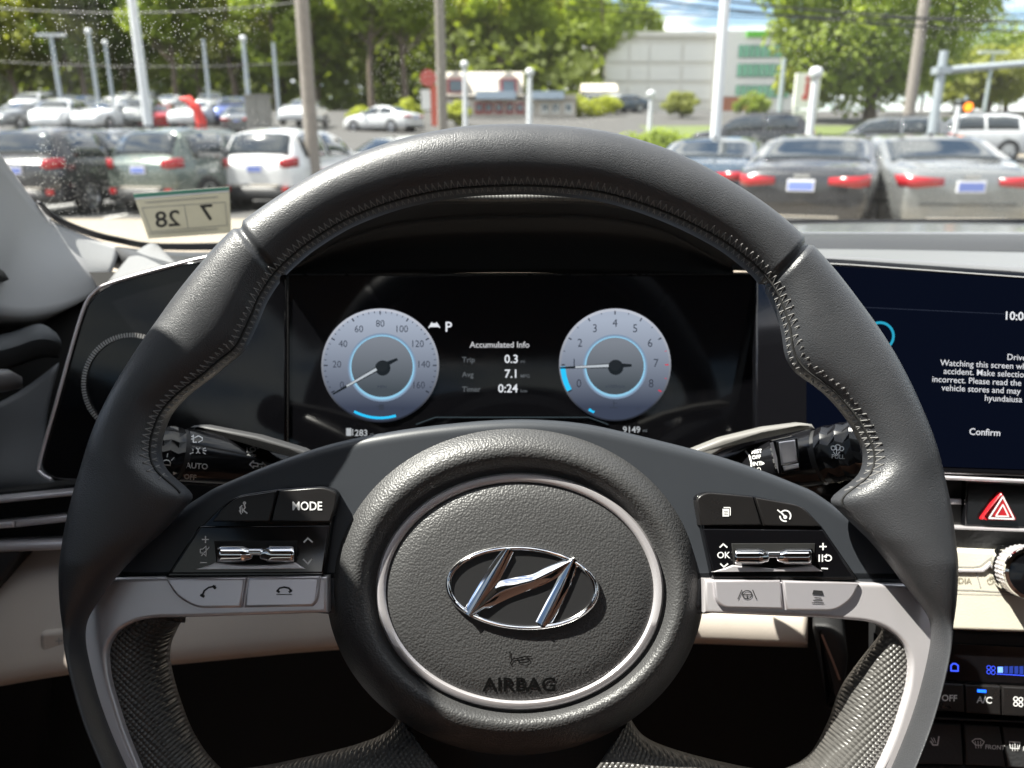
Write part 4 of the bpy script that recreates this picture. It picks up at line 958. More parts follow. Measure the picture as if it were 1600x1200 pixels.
Print().line([(1400,883),(1520,886),(1532,884),(1542,876),(1556,866)],1.4).line([(1400,919),(1520,922),(1600,927)],1.2).line([(1400,925),(1600,930)],.8).line([(1524,890),(1532,918)],1.4).on('groove', M_grey, rp, CS, .0053)
b = MB(); b.tube([CS.px(x,y,.0055) for x,y in spline([(1400,889),(1520,892),(1538,889),(1552,876),(1570,868)],5)], .0010, 6); b.build('trim_line', M_satin, rp, CS.M, smooth=60)
Print().text('MEDIA', 1518, 912, 9, 'RIGHT', rot=R(2), bold=0).ring(1547,908,5,5,1.1,20,0,-230+360-100,410).line([(1547,901),(1547,907)],1.2).on('lettering', mat('print_tan', (.30,.27,.20), .5), rp, CS, .0053)
kc = CS.px(1592,889,.006); T = CS.M @ Matrix.Translation(kc)
kn = MB(); r0 = .0145
kn.lathe([(r0*1.06,-.002),(r0*1.06,.003)], 40); kb = kn.build('knob_base', M_chrome, cs, T, smooth=40)
v = []; f = []; NK, NR = 72, 6
for j in range(NR):
    for k in range(NK):
        a = 2*math.pi*(k + .5*(j % 2))/NK; rr = r0*(1.0 if (k % 2) else .955); v.append((rr*math.cos(a), rr*math.sin(a), .003+.010*j/(NR-1)))
for j in range(NR-1):
    for k in range(NK): f.append((j*NK+k, j*NK+(k+1) % NK, (j+1)*NK+(k+1) % NK, (j+1)*NK+k))
mobj('knob', v, f, M_satin, cs, T, 20)
kn = MB(); kn.lathe([(r0*.99,.013),(r0*.97,.0145),(r0*.85,.0150),(r0*.80,.0140)], 48); kn.build('knob_ring', M_chrome, cs, T, smooth=50)
kn = MB(); kn.lathe([(r0*.81,.0142),(r0*.5,.0146),(.0001,.0148)], 40); kn.build('knob_face', M_piano, cs, T, smooth=60)
slab('climate_panel', [(1380,980),(1600,990),(1800,999),(1800,1105),(1600,1092),(1380,1078)], -.03, -.004, .002, M_black)
slab('climate_display', [(1380,1000),(1600,1010),(1800,1018),(1800,1080),(1600,1069),(1380,1060)], -.02, -.003, .0005, M_piano)
Print().line([(1486,1040),(1486,1048),(1497,1048.5),(1497,1040),(1493,1037),(1489,1037)],2.2,True).poly([(1477,1046),(1480,1046),(1480,1049),(1477,1049)]).ring(1545,1043,3.5,3.5,1).ring(1552,1044,3.5,3.5,1).ring(1545,1050,3.5,3.5,1).ring(1552,1051,3.5,3.5,1).line([(1558,1053),(1640,1058)],1.5).on('readout', emis('lcd_blue', (.03,.06,.55), .8), cs, CS, -.0026)
Print().poly([(1559,1042),(1567,1042),(1567,1051),(1559,1051)]).on('fan_level', emis('lcd_lit', (.12,.25,.8), 1.0), cs, CS, -.0026)
P = Print()
for k in range(4): P.poly([(1569+8*k,1041),(1575+8*k,1041),(1575+8*k,1052+k*.4),(1569+8*k,1052+k*.4)])
P.on('fan_level', emis('lcd_dim', (.015,.03,.18), .7), cs, CS, -.0026)
for q, w_ in (([(1452,1067),(1506,1069.5),(1508,1113),(1440,1110)],0), ([(1508,1070),(1563,1073),(1565,1118),(1510,1114)],1), ([(1566,1073),(1640,1077),(1642,1122),(1567,1118)],2)):
    o = slab('climate_button', q, -.01, -.0005, .0008, M_button)
    P = Print()
    if w_ == 0: P.text('OFF', 1471, 1095, 9.5, rot=R(2), bold=.03)
    if w_ == 1: P.text('A/C', 1526, 1098, 10, rot=R(3), bold=.03)
    if w_ == 2:
        for dx, dy in ((-4,-4),(4,-3),(-4,4),(4,5)): P.ring(1591+dx,1096+dy,4,4,1.8,16)
    P.on('lettering', M_white, o, CS, -.0002)
    if w_ == 1: Print().poly([(1527,1077),(1541,1078),(1541,1082.5),(1527,1081.5)]).on('indicator', emis('led_blue', (.01,.10,1.0), 1.3), o, CS, -.0002)
slab('trim_strip', [(1400,1118),(1600,1126),(1800,1136),(1800,1140),(1600,1130),(1400,1122)], -.02, -.004, .001, M_dash)
for k, q in enumerate(([(1420,1128),(1502,1131),(1506,1196),(1400,1194)], [(1507,1131),(1563,1135),(1572,1199),(1510,1196)], [(1566,1135),(1660,1141),(1670,1206),(1575,1199)])):
    o = slab('heater_button', q, -.03, -.010, .0012, M_dash)
    P = Print()
    if k == 0: P.line([(1454,1158),(1458,1164),(1465,1164),(1467,1151)],2.0).line([(1455,1153),(1459,1160)],1.2).line([(1459,1153),(1462,1160)],1.2)
    if k == 1: P.line([(1519,1158),(1524,1154.5),(1532,1154.5),(1538,1159),(1534,1165),(1524,1164),],1.4,True).text('FRONT', 1539, 1170, 6.5, rot=R(3), bold=.03); [P.line([(1524+4*j,1158),(1525+4*j,1169)],1) for j in range(3)]
    if k == 2: P.line([(1577,1159),(1594,1160),(1592,1170),(1579,1169)],1.5,True).text('REAR',1598,1173,6.5,rot=R(3),bold=.03); [P.line([(1582+4*j,1162),(1582+4*j,1173)],1) for j in range(3)]
    P.on('lettering', M_white, o, CS, -.0095)
slab('console_face', [(1300,1190),(1600,1197),(1800,1205),(1800,1400),(1200,1400)], -.04, -.012, .002, M_black)
# knee guard beside the column
KF = Frame(pt(1300,1030,.475), (-.35,-.9,.15))
prism('knee_guard', rpoly([(1268,976),(1298,976),(1318,992),(1326,1030),(1318,1090),(1300,1120),(1290,1090)],10), KF, -.05, 0, .004, M_black, da)
b = MB(); b.tube([KF.px(1284,992,.0008), KF.px(1300,1030,.0008), KF.px(1312,1062,.0008)], .0007, 6); b.build('seam_line', mat('copper_edge', (.28,.16,.12), .5), da, KF.M)
# column cover behind the wheel
b = MB(); cc = pt(800,1000,.42); 
loft('column_cover', [[pt(620,760,.47),pt(700,735,.45),pt(800,728,.445),pt(900,735,.45),pt(980,760,.47)], [pt(600,900,.45),pt(690,840,.42),pt(800,830,.41),pt(910,840,.42),pt(1000,900,.45)], [pt(640,1060,.46),pt(700,1080,.43),pt(800,1090,.42),pt(900,1080,.43),pt(960,1060,.46)]], M_black, da, .004, n=4)
# unseen seats added for warm bounce; driver cushion drawn forward to catch sun
se = thing('driver_seat', 'unseen tan driver seat added for warm bounce light and reflections', 'car seat', (0,-.2,.3))
def cushion(name, a, b_, par, m):
    bm = bmesh.new(); bmesh.ops.create_cube(bm, size=1)
    for q in bm.verts: q.co = Vector([(a[i]+b_[i])/2 + q.co[i]*(b_[i]-a[i]) for i in range(3)])
    bmesh.ops.bevel(bm, geom=bm.edges[:], offset=.05, segments=4, profile=.6, affect='EDGES')
    me = bpy.data.meshes.new(name); bm.to_mesh(me); bm.free(); me.polygons.foreach_set('use_smooth', [True]*len(me.polygons))
    o = bpy.data.objects.new(name, me); COL.objects.link(o); me.materials.append(m); place(o, par, IDM)
cushion('cushion', (-.26,-.38,.30), (.26,.30,.55), se, M_tan)
cushion('backrest', (-.25,-.62,.40), (.25,-.42,1.08), se, M_tan)
se2 = thing('passenger_seat', 'unseen tan passenger seat beside the driver seat, added for bounce light', 'car seat', (.74,-.2,.3))
cushion('cushion', (.48,-.38,.30), (1.0,.14,.50), se2, M_tan)
cushion('backrest', (.49,-.62,.40), (.99,-.42,1.08), se2, M_tan)
tag(mobj('car_floor', [(-.45,-1.2,.22),(1.2,-1.2,.22),(1.2,.9,.22),(-.45,.9,.22)], [(0,1,2,3)], M_black), 'dark carpet floor of the car', kind='structure')

rb = thing('rear_bench', 'unseen tan rear bench added to cut ambient light in the cabin', 'car seat', (.37,-1.2,.3))  # unseen bench, added to close the cabin against ambient light
cushion('cushion', (-.35,-1.25,.28), (1.1,-.75,.52), rb, M_tan)
cushion('backrest', (-.35,-1.40,.40), (1.1,-1.22,1.10), rb, M_tan)
dr = thing('passenger_door', 'unseen dark passenger door added to cut ambient light in the cabin', 'door', (1.2,-.2,.4))  # unseen door, put in to keep side light out of the cabin
mb_ = MB(); mb_.box((1.18,-1.3,.25), (1.22,.75,.985)); mb_.build('panel', M_black, dr)
mb_ = MB(); mb_.box((1.10,-.5,.68), (1.178,.1,.74)); mb_.build('armrest', M_black, dr)

# unseen side and rear glass added, tint deepened to cut ambient cabin light
m = bpy.data.materials.new('tinted_glass'); m.use_nodes = True; n = m.node_tree.nodes; L = m.node_tree.links; n.clear()
o = n.new('ShaderNodeOutputMaterial'); tr = n.new('ShaderNodeBsdfTransparent'); tr.inputs[0].default_value = (.22,.24,.24,1); gl = n.new('ShaderNodeBsdfGlossy'); gl.inputs['Roughness'].default_value = .02; ms = n.new('ShaderNodeMixShader'); ms.inputs[0].default_value = .06
L.new(tr.outputs[0], ms.inputs[1]); L.new(gl.outputs[0], ms.inputs[2]); L.new(ms.outputs[0], o.inputs[0]); M_tint = m
loft('window', [[V(-.455,.34,.985),V(-.455,-.4,.985),V(-.455,-1.3,.985)], [V(-.45,.20,1.20),V(-.45,-.4,1.22),V(-.45,-1.3,1.22)], [V(-.435,.03,1.335),V(-.435,-.4,1.34),V(-.435,-1.3,1.34)]], M_tint, dp)
loft('window', [[V(1.195,.34,.985),V(1.195,-.4,.985),V(1.195,-1.3,.985)], [V(1.19,.20,1.20),V(1.19,-.4,1.22),V(1.19,-1.3,1.22)], [V(1.175,.03,1.335),V(1.175,-.4,1.34),V(1.175,-1.3,1.34)]], M_tint, dr)
rs = thing('rear_shell', 'unseen dark bulkhead and tinted rear window added to cut cabin light', 'car body', (.37,-1.42,.3))  # unseen rear end, added to shut sky light out from behind
mb_ = MB(); mb_.box((-.5,-1.5,.2), (1.24,-1.45,1.12)); mb_.build('bulkhead', M_black, rs)
loft('rear_window', [[V(-.45,-1.46,1.12),V(1.19,-1.46,1.12)], [V(-.30,-1.3,1.37),V(1.04,-1.3,1.37)]], M_tint, rs)

xs_ = (.372, .60, .90, 1.17)
loft('passenger_panel', [[V(x,.60,1.02) for x in xs_], [V(x,.50,1.0) for x in xs_], [V(x,.455,.95) for x in xs_], [V(x,.45,.86) for x in xs_]], M_dash, da, .015, n=4)
loft('passenger_trim', [[V(x,.452,.858) for x in xs_], [V(x,.44,.80) for x in xs_], [V(x,.47,.73) for x in xs_], [V(x,.55,.70) for x in xs_]], M_cream, da, .015, n=4)

# ================================================================== STALKS
M_stk = mat('stalk_gloss', (.006,.006,.007), .16, rvar=.03, vscale=60); M_fin = mat('stalk_fin', (.05,.05,.052), .45)
def knurl(T, r, l, n=30, rows=6, name='knob', par=None):
    v = []; f = []
    for j in range(rows+1):
        for k in range(n):
            a = 2*math.pi*(k + .5*(j % 2))/n; q = r*(1.0 if j % 2 else .93) if (k+j) % 2 else r*.96
            v.append((q*math.cos(a), q*math.sin(a), l*j/rows))
    for j in range(rows):
        for k in range(n):
            a, b = j*n+k, j*n+(k+1) % n; c, d = (j+1)*n+k, (j+1)*n+(k+1) % n
            f += [(a, b, d), (a, d, c)] if j % 2 == 0 else [(a, b, c), (b, d, c)]
    f += [tuple(range(n-1,-1,-1)), tuple(rows*n+k for k in range(n))]
    return mobj(name, v, f, M_stk, par, T, 12)
def stalk(name, label, A, B, ra, rb, flat, side):
    ax = (B-A); l = ax.length; z = ax.normalized(); x = z.cross(CAM-A).normalized(); y = z.cross(x)
    M = Matrix(((x.x,y.x,z.x,A.x),(x.y,y.y,z.y,A.y),(x.z,y.z,z.z,A.z),(0,0,0,1)))
    t = thing(name, label, 'control stalk', M=M)
    v = []; f = []; n = 40; st = 14
    for j in range(st+1):
        u = j/st; r = ra + (rb-ra)*u**1.4
        for k in range(n):
            a = 2*math.pi*k/n; v.append((r*math.cos(a), r*flat*math.sin(a), l*u))
    for j in range(st):
        for k in range(n): f.append((j*n+k, j*n+(k+1) % n, (j+1)*n+(k+1) % n, (j+1)*n+k))
    f += [tuple(range(n-1,-1,-1)), tuple(st*n+k for k in range(n))]
    body = mobj('body', v, f, M_stk, t, M, 50)
    kn = knurl(M @ Matrix.Translation((0,0,-.024)) @ Matrix.Scale(1,4), ra*1.02, .022, par=t)
    mb = MB(); mb.lathe([(ra*.93,-.003),(ra*.93,.001)], 40); mb.build('collar', M_black, t, M, smooth=40)
    return t, body, kn, M
tl, bl, kl, ML = stalk('turn_signal_stalk', 'gloss black light stalk with AUTO and OFF print behind the left spoke', pt(285,710,.405), pt(500,737,.45), .0140, .0085, .92, -1)
P = Print().line([(302,680),(302,691),(307,691)],1.8).line([(304,684),(310,681),(316,684),(316,688),(310,691)],1.5,False).line([(299,682),(303,682)],1.3).line([(299,686),(303,686)],1.3)
P.line([(297,700),(302,702)],1.6).line([(296,704),(302,704)],1.6).line([(297,709),(302,707)],1.6).ring(306,704,4,5,1.5,12,0,-90,90).ring(313,704,4,5,1.5,12,0,90,270).line([(317,702),(321,700)],1.6).line([(317,704),(322,704)],1.6).line([(317,707),(321,709)],1.6)
P.text('AUTO',290,731,8.5,rot=R(4),bold=.01).text('OFF',287,748,7.5,rot=R(5),bold=.01)
P.line([(386,699),(386,706),(394,707)],1.6).ring(395,702,5,4,1.6).text('+',401,703,5,bold=.03).text('AUTO',386,712,3.5,rot=R(6),bold=.03)
P.line([(390,726),(396,720),(396,723),(403,724),(403,729),(396,728),(396,731)],1.4,True).line([(416,728),(410,722),(410,725),(404,725)],1.4).line([(416,728),(409,733),(409,730)],1.4)
P.wrap('symbols', M_white, bl, [bl])
P = Print().ring(260,724,7,6,1.6,20,0,-20,200).line([(254,726),(266,727)],1.6).line([(253,717),(250,713)],1.4).line([(261,714),(262,709)],1.4).line([(268,719),(272,715)],1.4).poly([(270,737),(277,739),(271,742)])
P.wrap('symbols', M_white, kl, [kl], .0006)
fin = [(296,668),(302,665),(316,665),(400,681),(470,702),(520,728),(520,745),(450,706),(380,688),(316,674)]
FL = Frame(pt(380,690,.415), (.02,-.95,.30)); prism('fin', fin, FL, -.010, .002, .0015, M_fin, tl)
tr_, br, kr, MR = stalk('wiper_stalk', 'gloss black wiper stalk with PULL print and chrome roller behind the right spoke', pt(1281,713,.405), pt(1080,750,.45), .0150, .0095, .92, 1)
P = Print().text('PULL',1299,716,6.5,rot=R(3),bold=.02).ring(1302,700,4,4,1.5,16).ring(1309,699,5,5,1.5,16).ring(1315,701,4,4,1.5,16).line([(1302,706),(1307,712),(1312,706)],1.5).line([(1307,698),(1307,709)],1.6)
P.wrap('symbols', M_white, kr, [kr], .0006)
P = Print().text('MIST',1174,709,5.5,rot=R(-7),bold=.03).text('OFF',1175,717.5,5.5,rot=R(-6),bold=.03).text('INT',1176,728,6,rot=R(-5),bold=.03).poly([(1190,721),(1195,724),(1190,727)]).text('LO',1178,737,6,rot=R(-4),bold=.03)
P.line([(1165,705),(1171,712),(1174,724),(1173,740)],2.2).line([(1142,727),(1150,722),(1156,724),(1153,732)],1.8)
P.wrap('symbols', M_white, br, [br])
RF = Frame(pt(1230,712,.388), (-.05,-.95,.30))
P = Print().poly([(1203,692),(1208,690),(1214,715),(1217,740),(1210,722)]); P.on('chrome_blade', M_satin, tr_, RF, .0)
ro_ = prism('roller_frame', rpoly([(1213,690),(1247,683),(1251,735),(1222,741)],4), RF, -.012, .0006, .001, M_piano, tr_)
prism('roller', rpoly([(1217,691),(1243,687),(1247,722),(1222,727)],3), RF, -.004, .0016, .001, M_satin, ro_)
prism('roller', rpoly([(1224,729),(1248,724),(1249,731),(1226,736)],2), RF, -.004, .0016, .0006, M_satin, ro_)
fin = [(1075,707),(1130,685),(1200,668),(1255,661),(1270,663),(1276,672),(1250,671),(1190,682),(1130,704),(1100,722)]
FR = Frame(pt(1190,690,.418), (-.02,-.95,.30)); prism('fin', fin, FR, -.010, .002, .0018, mat('fin_light', (.20,.195,.185), .4), tr_)

# ================================================================== STEERING WHEEL
TILT = R(24)
WF = Frame(pt(790,888,.325), (0,-math.cos(TILT),math.sin(TILT)))
sw = thing('steering_wheel', 'black leather steering wheel with silver spokes and oval chrome emblem', 'steering wheel', M=WF.M)
outer = [(800,193),(730,196),(650,210),(570,235),(500,266),(430,309),(357,362),(300,425),(246,497),(200,566),(156,645),(121,740),(99,830),(93,900),(99,985),(114,1060),(148,1160),(200,1262),(320,1400),(500,1510),(790,1560),
         (1080,1512),(1260,1405),(1380,1270),(1432,1160),(1464,1060),(1481,970),(1487,885),(1480,800),(1461,712),(1430,630),(1387,542),(1335,466),(1276,394),(1205,328),(1130,278),(1050,236),(950,205),(870,195)]
inner = [(780,301),(700,307),(620,324),(545,352),(480,393),(437,433),(413,470),(402,500),(378,548),(330,588),(288,618),(260,648),(246,690),(246,722),(262,746),(300,773),(250,832),(172,906),(128,970),(122,1004),(136,1070),(176,1182),(226,1280),(350,1385),(520,1465),(790,1500),
         (1060,1466),(1230,1390),(1362,1290),(1412,1188),(1452,1070),(1466,1002),(1462,970),(1418,914),(1340,822),(1296,777),(1336,759),(1352,738),(1356,708),(1332,660),(1296,618),(1246,580),(1231,556),(1222,505),(1206,462),(1180,428),(1130,388),(1040,343),(940,311),(860,302)]
def polar(L):
    o = []
    for x, y in L:
        q = WF.px(x, y, 0); o.append((math.degrees(math.atan2(q.y, q.x)) % 360, math.hypot(q.x, q.y)))
    return sorted(o)
def interp(P, th):
    a = [p[0]-360 for p in P] + [p[0] for p in P] + [p[0]+360 for p in P]; r = [p[1] for p in P]*3
    return np.interp(th, a, r)
outer = [(x + 9*max(0, (790-x)/700), y + 7*max(0, (888-y)/695)) for x, y in outer]   # the tube's own depth widens its outline
PO, PI_ = polar(outer), polar(inner)
def seam_angle(q): c = WF.px(*q, 0); return math.degrees(math.atan2(c.y, c.x)) % 360
seams = [seam_angle((400,384)), seam_angle((1232,408)), seam_angle((300,780)), seam_angle((1280,782))][:2]
th = list(np.arange(0, 360, 0.6))
for s in seams: th = [t for t in th if abs(t-s) > .9] + [s-.8, s-.45, s-.2, s, s+.2, s+.45, s+.8]
th = np.array(sorted(th))
dense = np.arange(0, 360, .25)
def smooth_r(P, k):
    r = interp(P, dense); ker = np.hanning(k*2+1); ker /= ker.sum()
    return np.convolve(np.concatenate([r[-k:], r, r[:k]]), ker, 'valid')
RO = np.interp(th, dense, smooth_r(PO, 12), period=360); RI = np.interp(th, dense, smooth_r(PI_, 10), period=360)
NS = 40; v = []; f = []
def rim_point(t, ro, ri, ph, shrink=0.0):
    a = (ro-ri)/2 - shrink; rc = (ro+ri)/2; b = .0150*min(1, max(.5, (a/.013)**.45)) - shrink
    wide = min(1, max(0, (a-.017)/.02)); p = 2/(2.15 + .6*wide)
    c, s = math.cos(ph), math.sin(ph)
    dr = a*math.copysign(abs(c)**p, c); dw = b*math.copysign(abs(s)**p, s)
    # wide (spoke) stretches lean back towards the hub
    dw = dw*(1 - .20*wide*max(0, -dr/a)) - wide*.013*max(0, -dr/a)
    # a finger-rest crease runs round the inside
    r = rc + dr
    return (r*math.cos(R(t)), r*math.sin(R(t)), dw)
for t, ro, ri in zip(th, RO, RI):
    sh = 0.0
    for s in seams:
        d = abs(t-s)
        if d < .7: sh = .0016*(1-(d/.7)**2)
    for k in range(NS): v.append(rim_point(t, ro, ri, 2*math.pi*k/NS, sh))
n = len(th)
for i in range(n):
    for k in range(NS): f.append((i*NS+k, ((i+1) % n)*NS+k, ((i+1) % n)*NS+(k+1) % NS, i*NS+(k+1) % NS))
rim = mobj('rim', v, f, M_leather, sw, WF.M, 180)
# thread: baseball stitch along the inner edge
S = MB(); t = 0.0; L_ = []
a0, a1 = seam_angle((1330,764)) , seam_angle((264,750))
aa = np.arange(a0, a1, .95)
for j, t in enumerate(aa):
    ro, ri = np.interp(t, th, RO), np.interp(t, th, RI)
    jit = random.uniform(-.05,.05)
    for (p0, p1, dt) in ((math.pi-.66+jit, math.pi-.10, .40), (math.pi-.10, math.pi-.66-jit, .95)):
        A = Vector(rim_point(t, ro, ri, p0, -.0003)); B = Vector(rim_point(t+dt, np.interp(t+dt, th, RO), np.interp(t+dt, th, RI), p1, -.0003))
        S.tube([A, (A+B)/2 + Vector((0,0,.0004)), B], .00026, 5)
tag(S.build('stitching', M_stitch, rim, WF.M, smooth=60), kind='stuff')
S = MB()
rid = []
for t in np.arange(a0-2, a1+2, .5):
    rid.append(Vector(rim_point(t, np.interp(t, th, RO), np.interp(t, th, RI), math.pi-.36, -.0001)))
S.tube(rid, .0006, 6); S.build('seam', mat('seam_dark', (.015,.015,.015), .7), rim, WF.M, smooth=60)

# ---- hub
def ringpts(cx, cy, rx, ry, w_, n=120):
    return [WF.px(cx + rx*math.cos(a), cy - ry*math.sin(a), w_) for a in np.linspace(0, 2*math.pi, n, endpoint=False)]
def rings_mesh(name, R_, m, par, n=120, cap=True, close=False):
    v = []; f = []
    for r in R_: v += ringpts(*r, n)
    for i in range(len(R_)-1+(1 if close else 0)):
        for k in range(n):
            j = (i+1) % len(R_); f.append((i*n+k, i*n+(k+1) % n, j*n+(k+1) % n, j*n+k))
    if cap: f.append(tuple((len(R_)-1)*n+k for k in range(n)))
    return mobj(name, v, f, m, par, WF.M, 50)
hubprof = [(806,921,276,242,-.060),(805,920,290,256,-.044),(805,919,295.5,261,-.035),(805,919,295.5,261,-.031),(806,918,292,257.5,-.024),(806,918,286,250,-.0188),(807,918,276,238,-.0138),(808,919,266,226,-.0111),(809,920,257,216,-.0100),(810,921,248,207,-.0105),(811,922,240,199,-.0126),(811,923,234,193,-.0156),(812,924,229,189,-.0172),(812,924,225,185.5,-.0176),
           (812,924,208,170,-.0166),(812,924,203,165,-.0156),(812,923,170,138,-.0143),(813,922,125,100,-.0133),(813,921,70,56,-.0128),(813,920,30,24,-.0127)]
hub = rings_mesh('airbag_cover', hubprof, M_pad, sw)
rings_mesh('trim_ring', [(812,924,225.5,186,-.0200),(812,924,224.5,185,-.0165),(812,924,222,182.5,-.0150),(812,924,214,175,-.0148),(812,924,209.5,171,-.0158),(812,924,208.3,170,-.0190)], M_satin, hub, cap=False, close=True)
# emblem
em_rot = R(3.5)
EC = (816,918.5)
plate = prism('emblem_plate', ell(EC[0],EC[1],116,62,80,em_rot), WF, -.0150, -.0120, .0006, mat('emblem_black', (.02,.02,.021), .35), hub)
N = 120; Rr = []
for wd, ww in ((0,-.0155),(0,-.0118),(1.6,-.0108),(5,-.0103),(8.5,-.0108),(10.5,-.0118),(10.5,-.0140)):
    Rr.append([WF.px(x,y,ww) for x,y in ell(EC[0],EC[1],121-wd,66.5-wd*.86,N,em_rot)])
v = [p for r in Rr for p in r]; f = [(i*N+k, i*N+(k+1) % N, ((i+1) % 7)*N+(k+1) % N, ((i+1) % 7)*N+k) for i in range(7) for k in range(N)]
mobj('emblem_oval', v, f, M_chrome, hub, WF.M, 60)
def ridge(mb, pts, h0, h1):
    """raised chrome bar: centre line and width in photo pixels"""
    pts = spline(pts, 6); m_ = len(pts); rows_ = []
    for k, (x, y, wd) in enumerate(pts):
        a_, b_ = pts[max(k-1, 0)], pts[min(k+1, m_-1)]; d_ = Vector((b_[0]-a_[0], b_[1]-a_[1])).normalized(); n_ = Vector((-d_.y, d_.x))
        rows_.append([WF.px(x+n_.x*wd*.5*u, y+n_.y*wd*.5*u, h0+(h1-h0)*q) for u, q in ((-1,-.6),(-1,.05),(-.2,.92),(0,1),(.2,.92),(1,.05),(1,-.6))])
    v_ = [p for r in rows_ for p in r]
    f_ = [(k*7+j, k*7+j+1, (k+1)*7+j+1, (k+1)*7+j) for k in range(m_-1) for j in range(6)]
    f_ += [tuple(range(7)), tuple((m_-1)*7+j for j in range(6, -1, -1))]; mb.add(v_, f_)
cv = lambda L: [(500+x*.4665, 640+y*.4665, w_*.4665) for x, y, w_ in L]
mb = MB(); ridge(mb, cv([(630,468,46),(588,543,52),(548,612,54),(500,690,52)]), -.0122, -.0095)
ridge(mb, cv([(850,500,42),(814,585,50),(780,655,52),(745,722,52)]), -.0122, -.0095)
ridge(mb, cv([(500,694,10),(545,655,40),(600,612,66),(660,590,58),(715,574,50),(775,546,50),(822,518,40),(852,496,14)]), -.0122, -.0095)
mb.build('emblem_letter', M_chrome, hub, WF.M, smooth=38)
P = Print().text('AIRBAG', 812, 1080, 21, 'CENTER', bold=.028, sx=1.08); P.wrap('lettering', mat('engraved', (.003,.003,.003), .8, spec=.1), hub, [hub], .0004)
P = Print().line([(797,1018),(797,1028)],1.8).line([(797,1036),(802,1029),(815,1028),(820,1026),(830,1026)],1.8).ring(818,1031,10,5.5,1.6,20).line([(797,1036),(799,1038)],1.5)
P.wrap('horn_symbol', mat('engraved_light', (.004,.004,.004), .8, spec=.1), hub, [hub], .0004)

# ---- spokes
prism('spoke_shroud', [q[:2] for q in rpoly([(285,790,6),(330,762,10),(420,723,60),(520,689,60),(640,667,80),(790,652,80),(900,657,80),(980,674,60),(1120,709,60),(1200,736,30),(1274,766,10),(1312,792,6),(1362,816,20),(1432,900,10),(1420,918,4),(1380,925,8),(1105,962,5),(505,962,5),(210,925,8),(170,914,4),(160,896,10),(228,822,20)], 10)], WF, -.040, -.0181, .005, M_shroud, sw, seg=5)
def side(name, left):
    mir = (lambda p: p) if left else None
    return name
# left bezel
def bezel(name, o, i):
    return prism(name, o + i[::-1], WF, -.022, -.0125, .0018, M_satin, sw)
bo = rpoly([(512,900,1),(512,958,1),(300,965,4),(225,966,30),(182,984,24),(164,1016,16),(168,1062,20),(192,1142,30),(232,1240,8),(200,1240,4),(168,1172,20),(132,1064,30),(119,994,10),(126,962,8),(172,904,4),(256,902,2)], 6)
bl_ = prism('spoke_bezel', bo, WF, -.024, -.0125, .0016, M_satin, sw, seg=4)
bo = rpoly([(1100,905,1),(1100,958,1),(1290,966,4),(1372,973,30),(1410,998,24),(1425,1028,16),(1422,1072,20),(1398,1152,30),(1352,1250,8),(1390,1250,4),(1426,1174,20),(1458,1066,30),(1470,994,10),(1464,962,8),(1418,914,4),(1340,911,2)], 6)
br_ = prism('spoke_bezel', bo, WF, -.024, -.0125, .0016, M_satin, sw, seg=4)
# button banks
def bank(top2, panel, low2, par):
    prism('switch_bed', panel, WF, -.024, -.0115, .0010, M_piano, par)
pL = rpoly([(316,820),(346,790,14),(372,774,14),(435,764,8),(508,759,14),(529,768,10),(518,818,2),(506,900,3),(258,902,3),(310,822,4)], 4)
pbL = prism('switch_panel', pL, WF, -.026, -.0130, .0008, M_piano, sw)
def btn(name, q, m, par, w1=-.0112, r=4, bev=.0007): return prism(name, rpoly(q, r), WF, -.020, w1, bev, m, par)
b1 = btn('button', [(331,815,3),(348,794,8),(372,776,12),(432,767,2),(421,815,2)], M_button, pbL)
b2 = btn('button', [(436,766.5,2),(506,761,12),(527,770,8),(524,792,4),(516,816,3),(423.5,815,2)], M_button, pbL)
md = btn('scroll_bed', [(313,822,2),(515,821,2),(505,896,2),(264,897,2)], M_piano, pbL, -.0118)
s1 = btn('button', [(258,904,2),(384,902,2),(377,950,2),(308,951,12),(275,934,20)], M_satin_btn, bl_, -.0105, bev=.0011)
s2 = btn('button', [(388,902,2),(500,900,2),(496,940,10),(488,948,4),(380.5,950,2)], M_satin_btn, bl_, -.0105, bev=.0011)
Print().text('MODE',456,797,13,bold=.03,sx=.88).on('lettering', M_white, b2, WF, -.0109)
P = Print().line([(376,800),(375,793),(378,790)],2).line([(374,798),(377,803)],1.6).line([(381,786),(383,793),(380,797),(386,802)],2.2).ring(382,786,2.6,2.6,1.6,12).line([(379,801),(378,793)],1.6); P.on('lettering', M_white, b1, WF, -.0109)
P = Print().line([(316,843),(326,843)],1.8).line([(321,838),(321,848)],1.8).line([(313,879),(323,879)],1.8).line([(313,858),(317,858),(322,853),(322,869),(317,864),(313,864)],1.4,True).line([(315,868),(327,855)],1.4).on('lettering', M_white, md, WF, -.0115)
P = Print().line([(475,847),(481,841),(488,847)],2.4).line([(474,874),(481,881),(487,874)],2.4).on('lettering', M_white, md, WF, -.0115)
P = Print().line([(316,930),(319,923),(326,918),(336,916)],2.6).line([(314,930),(318,932)],4).line([(333,916),(336,919)],4); P.on('lettering', M_dark, s1, WF, -.0102)
P = Print().line([(433,923),(437,919),(444,917.5),(451,919),(455,923)],2.6).line([(433,923),(436,925)],3.5).line([(452,925),(455,923)],3.5).line([(432,929),(456,929)],1.2); P.on('lettering', M_dark, s2, WF, -.0102)
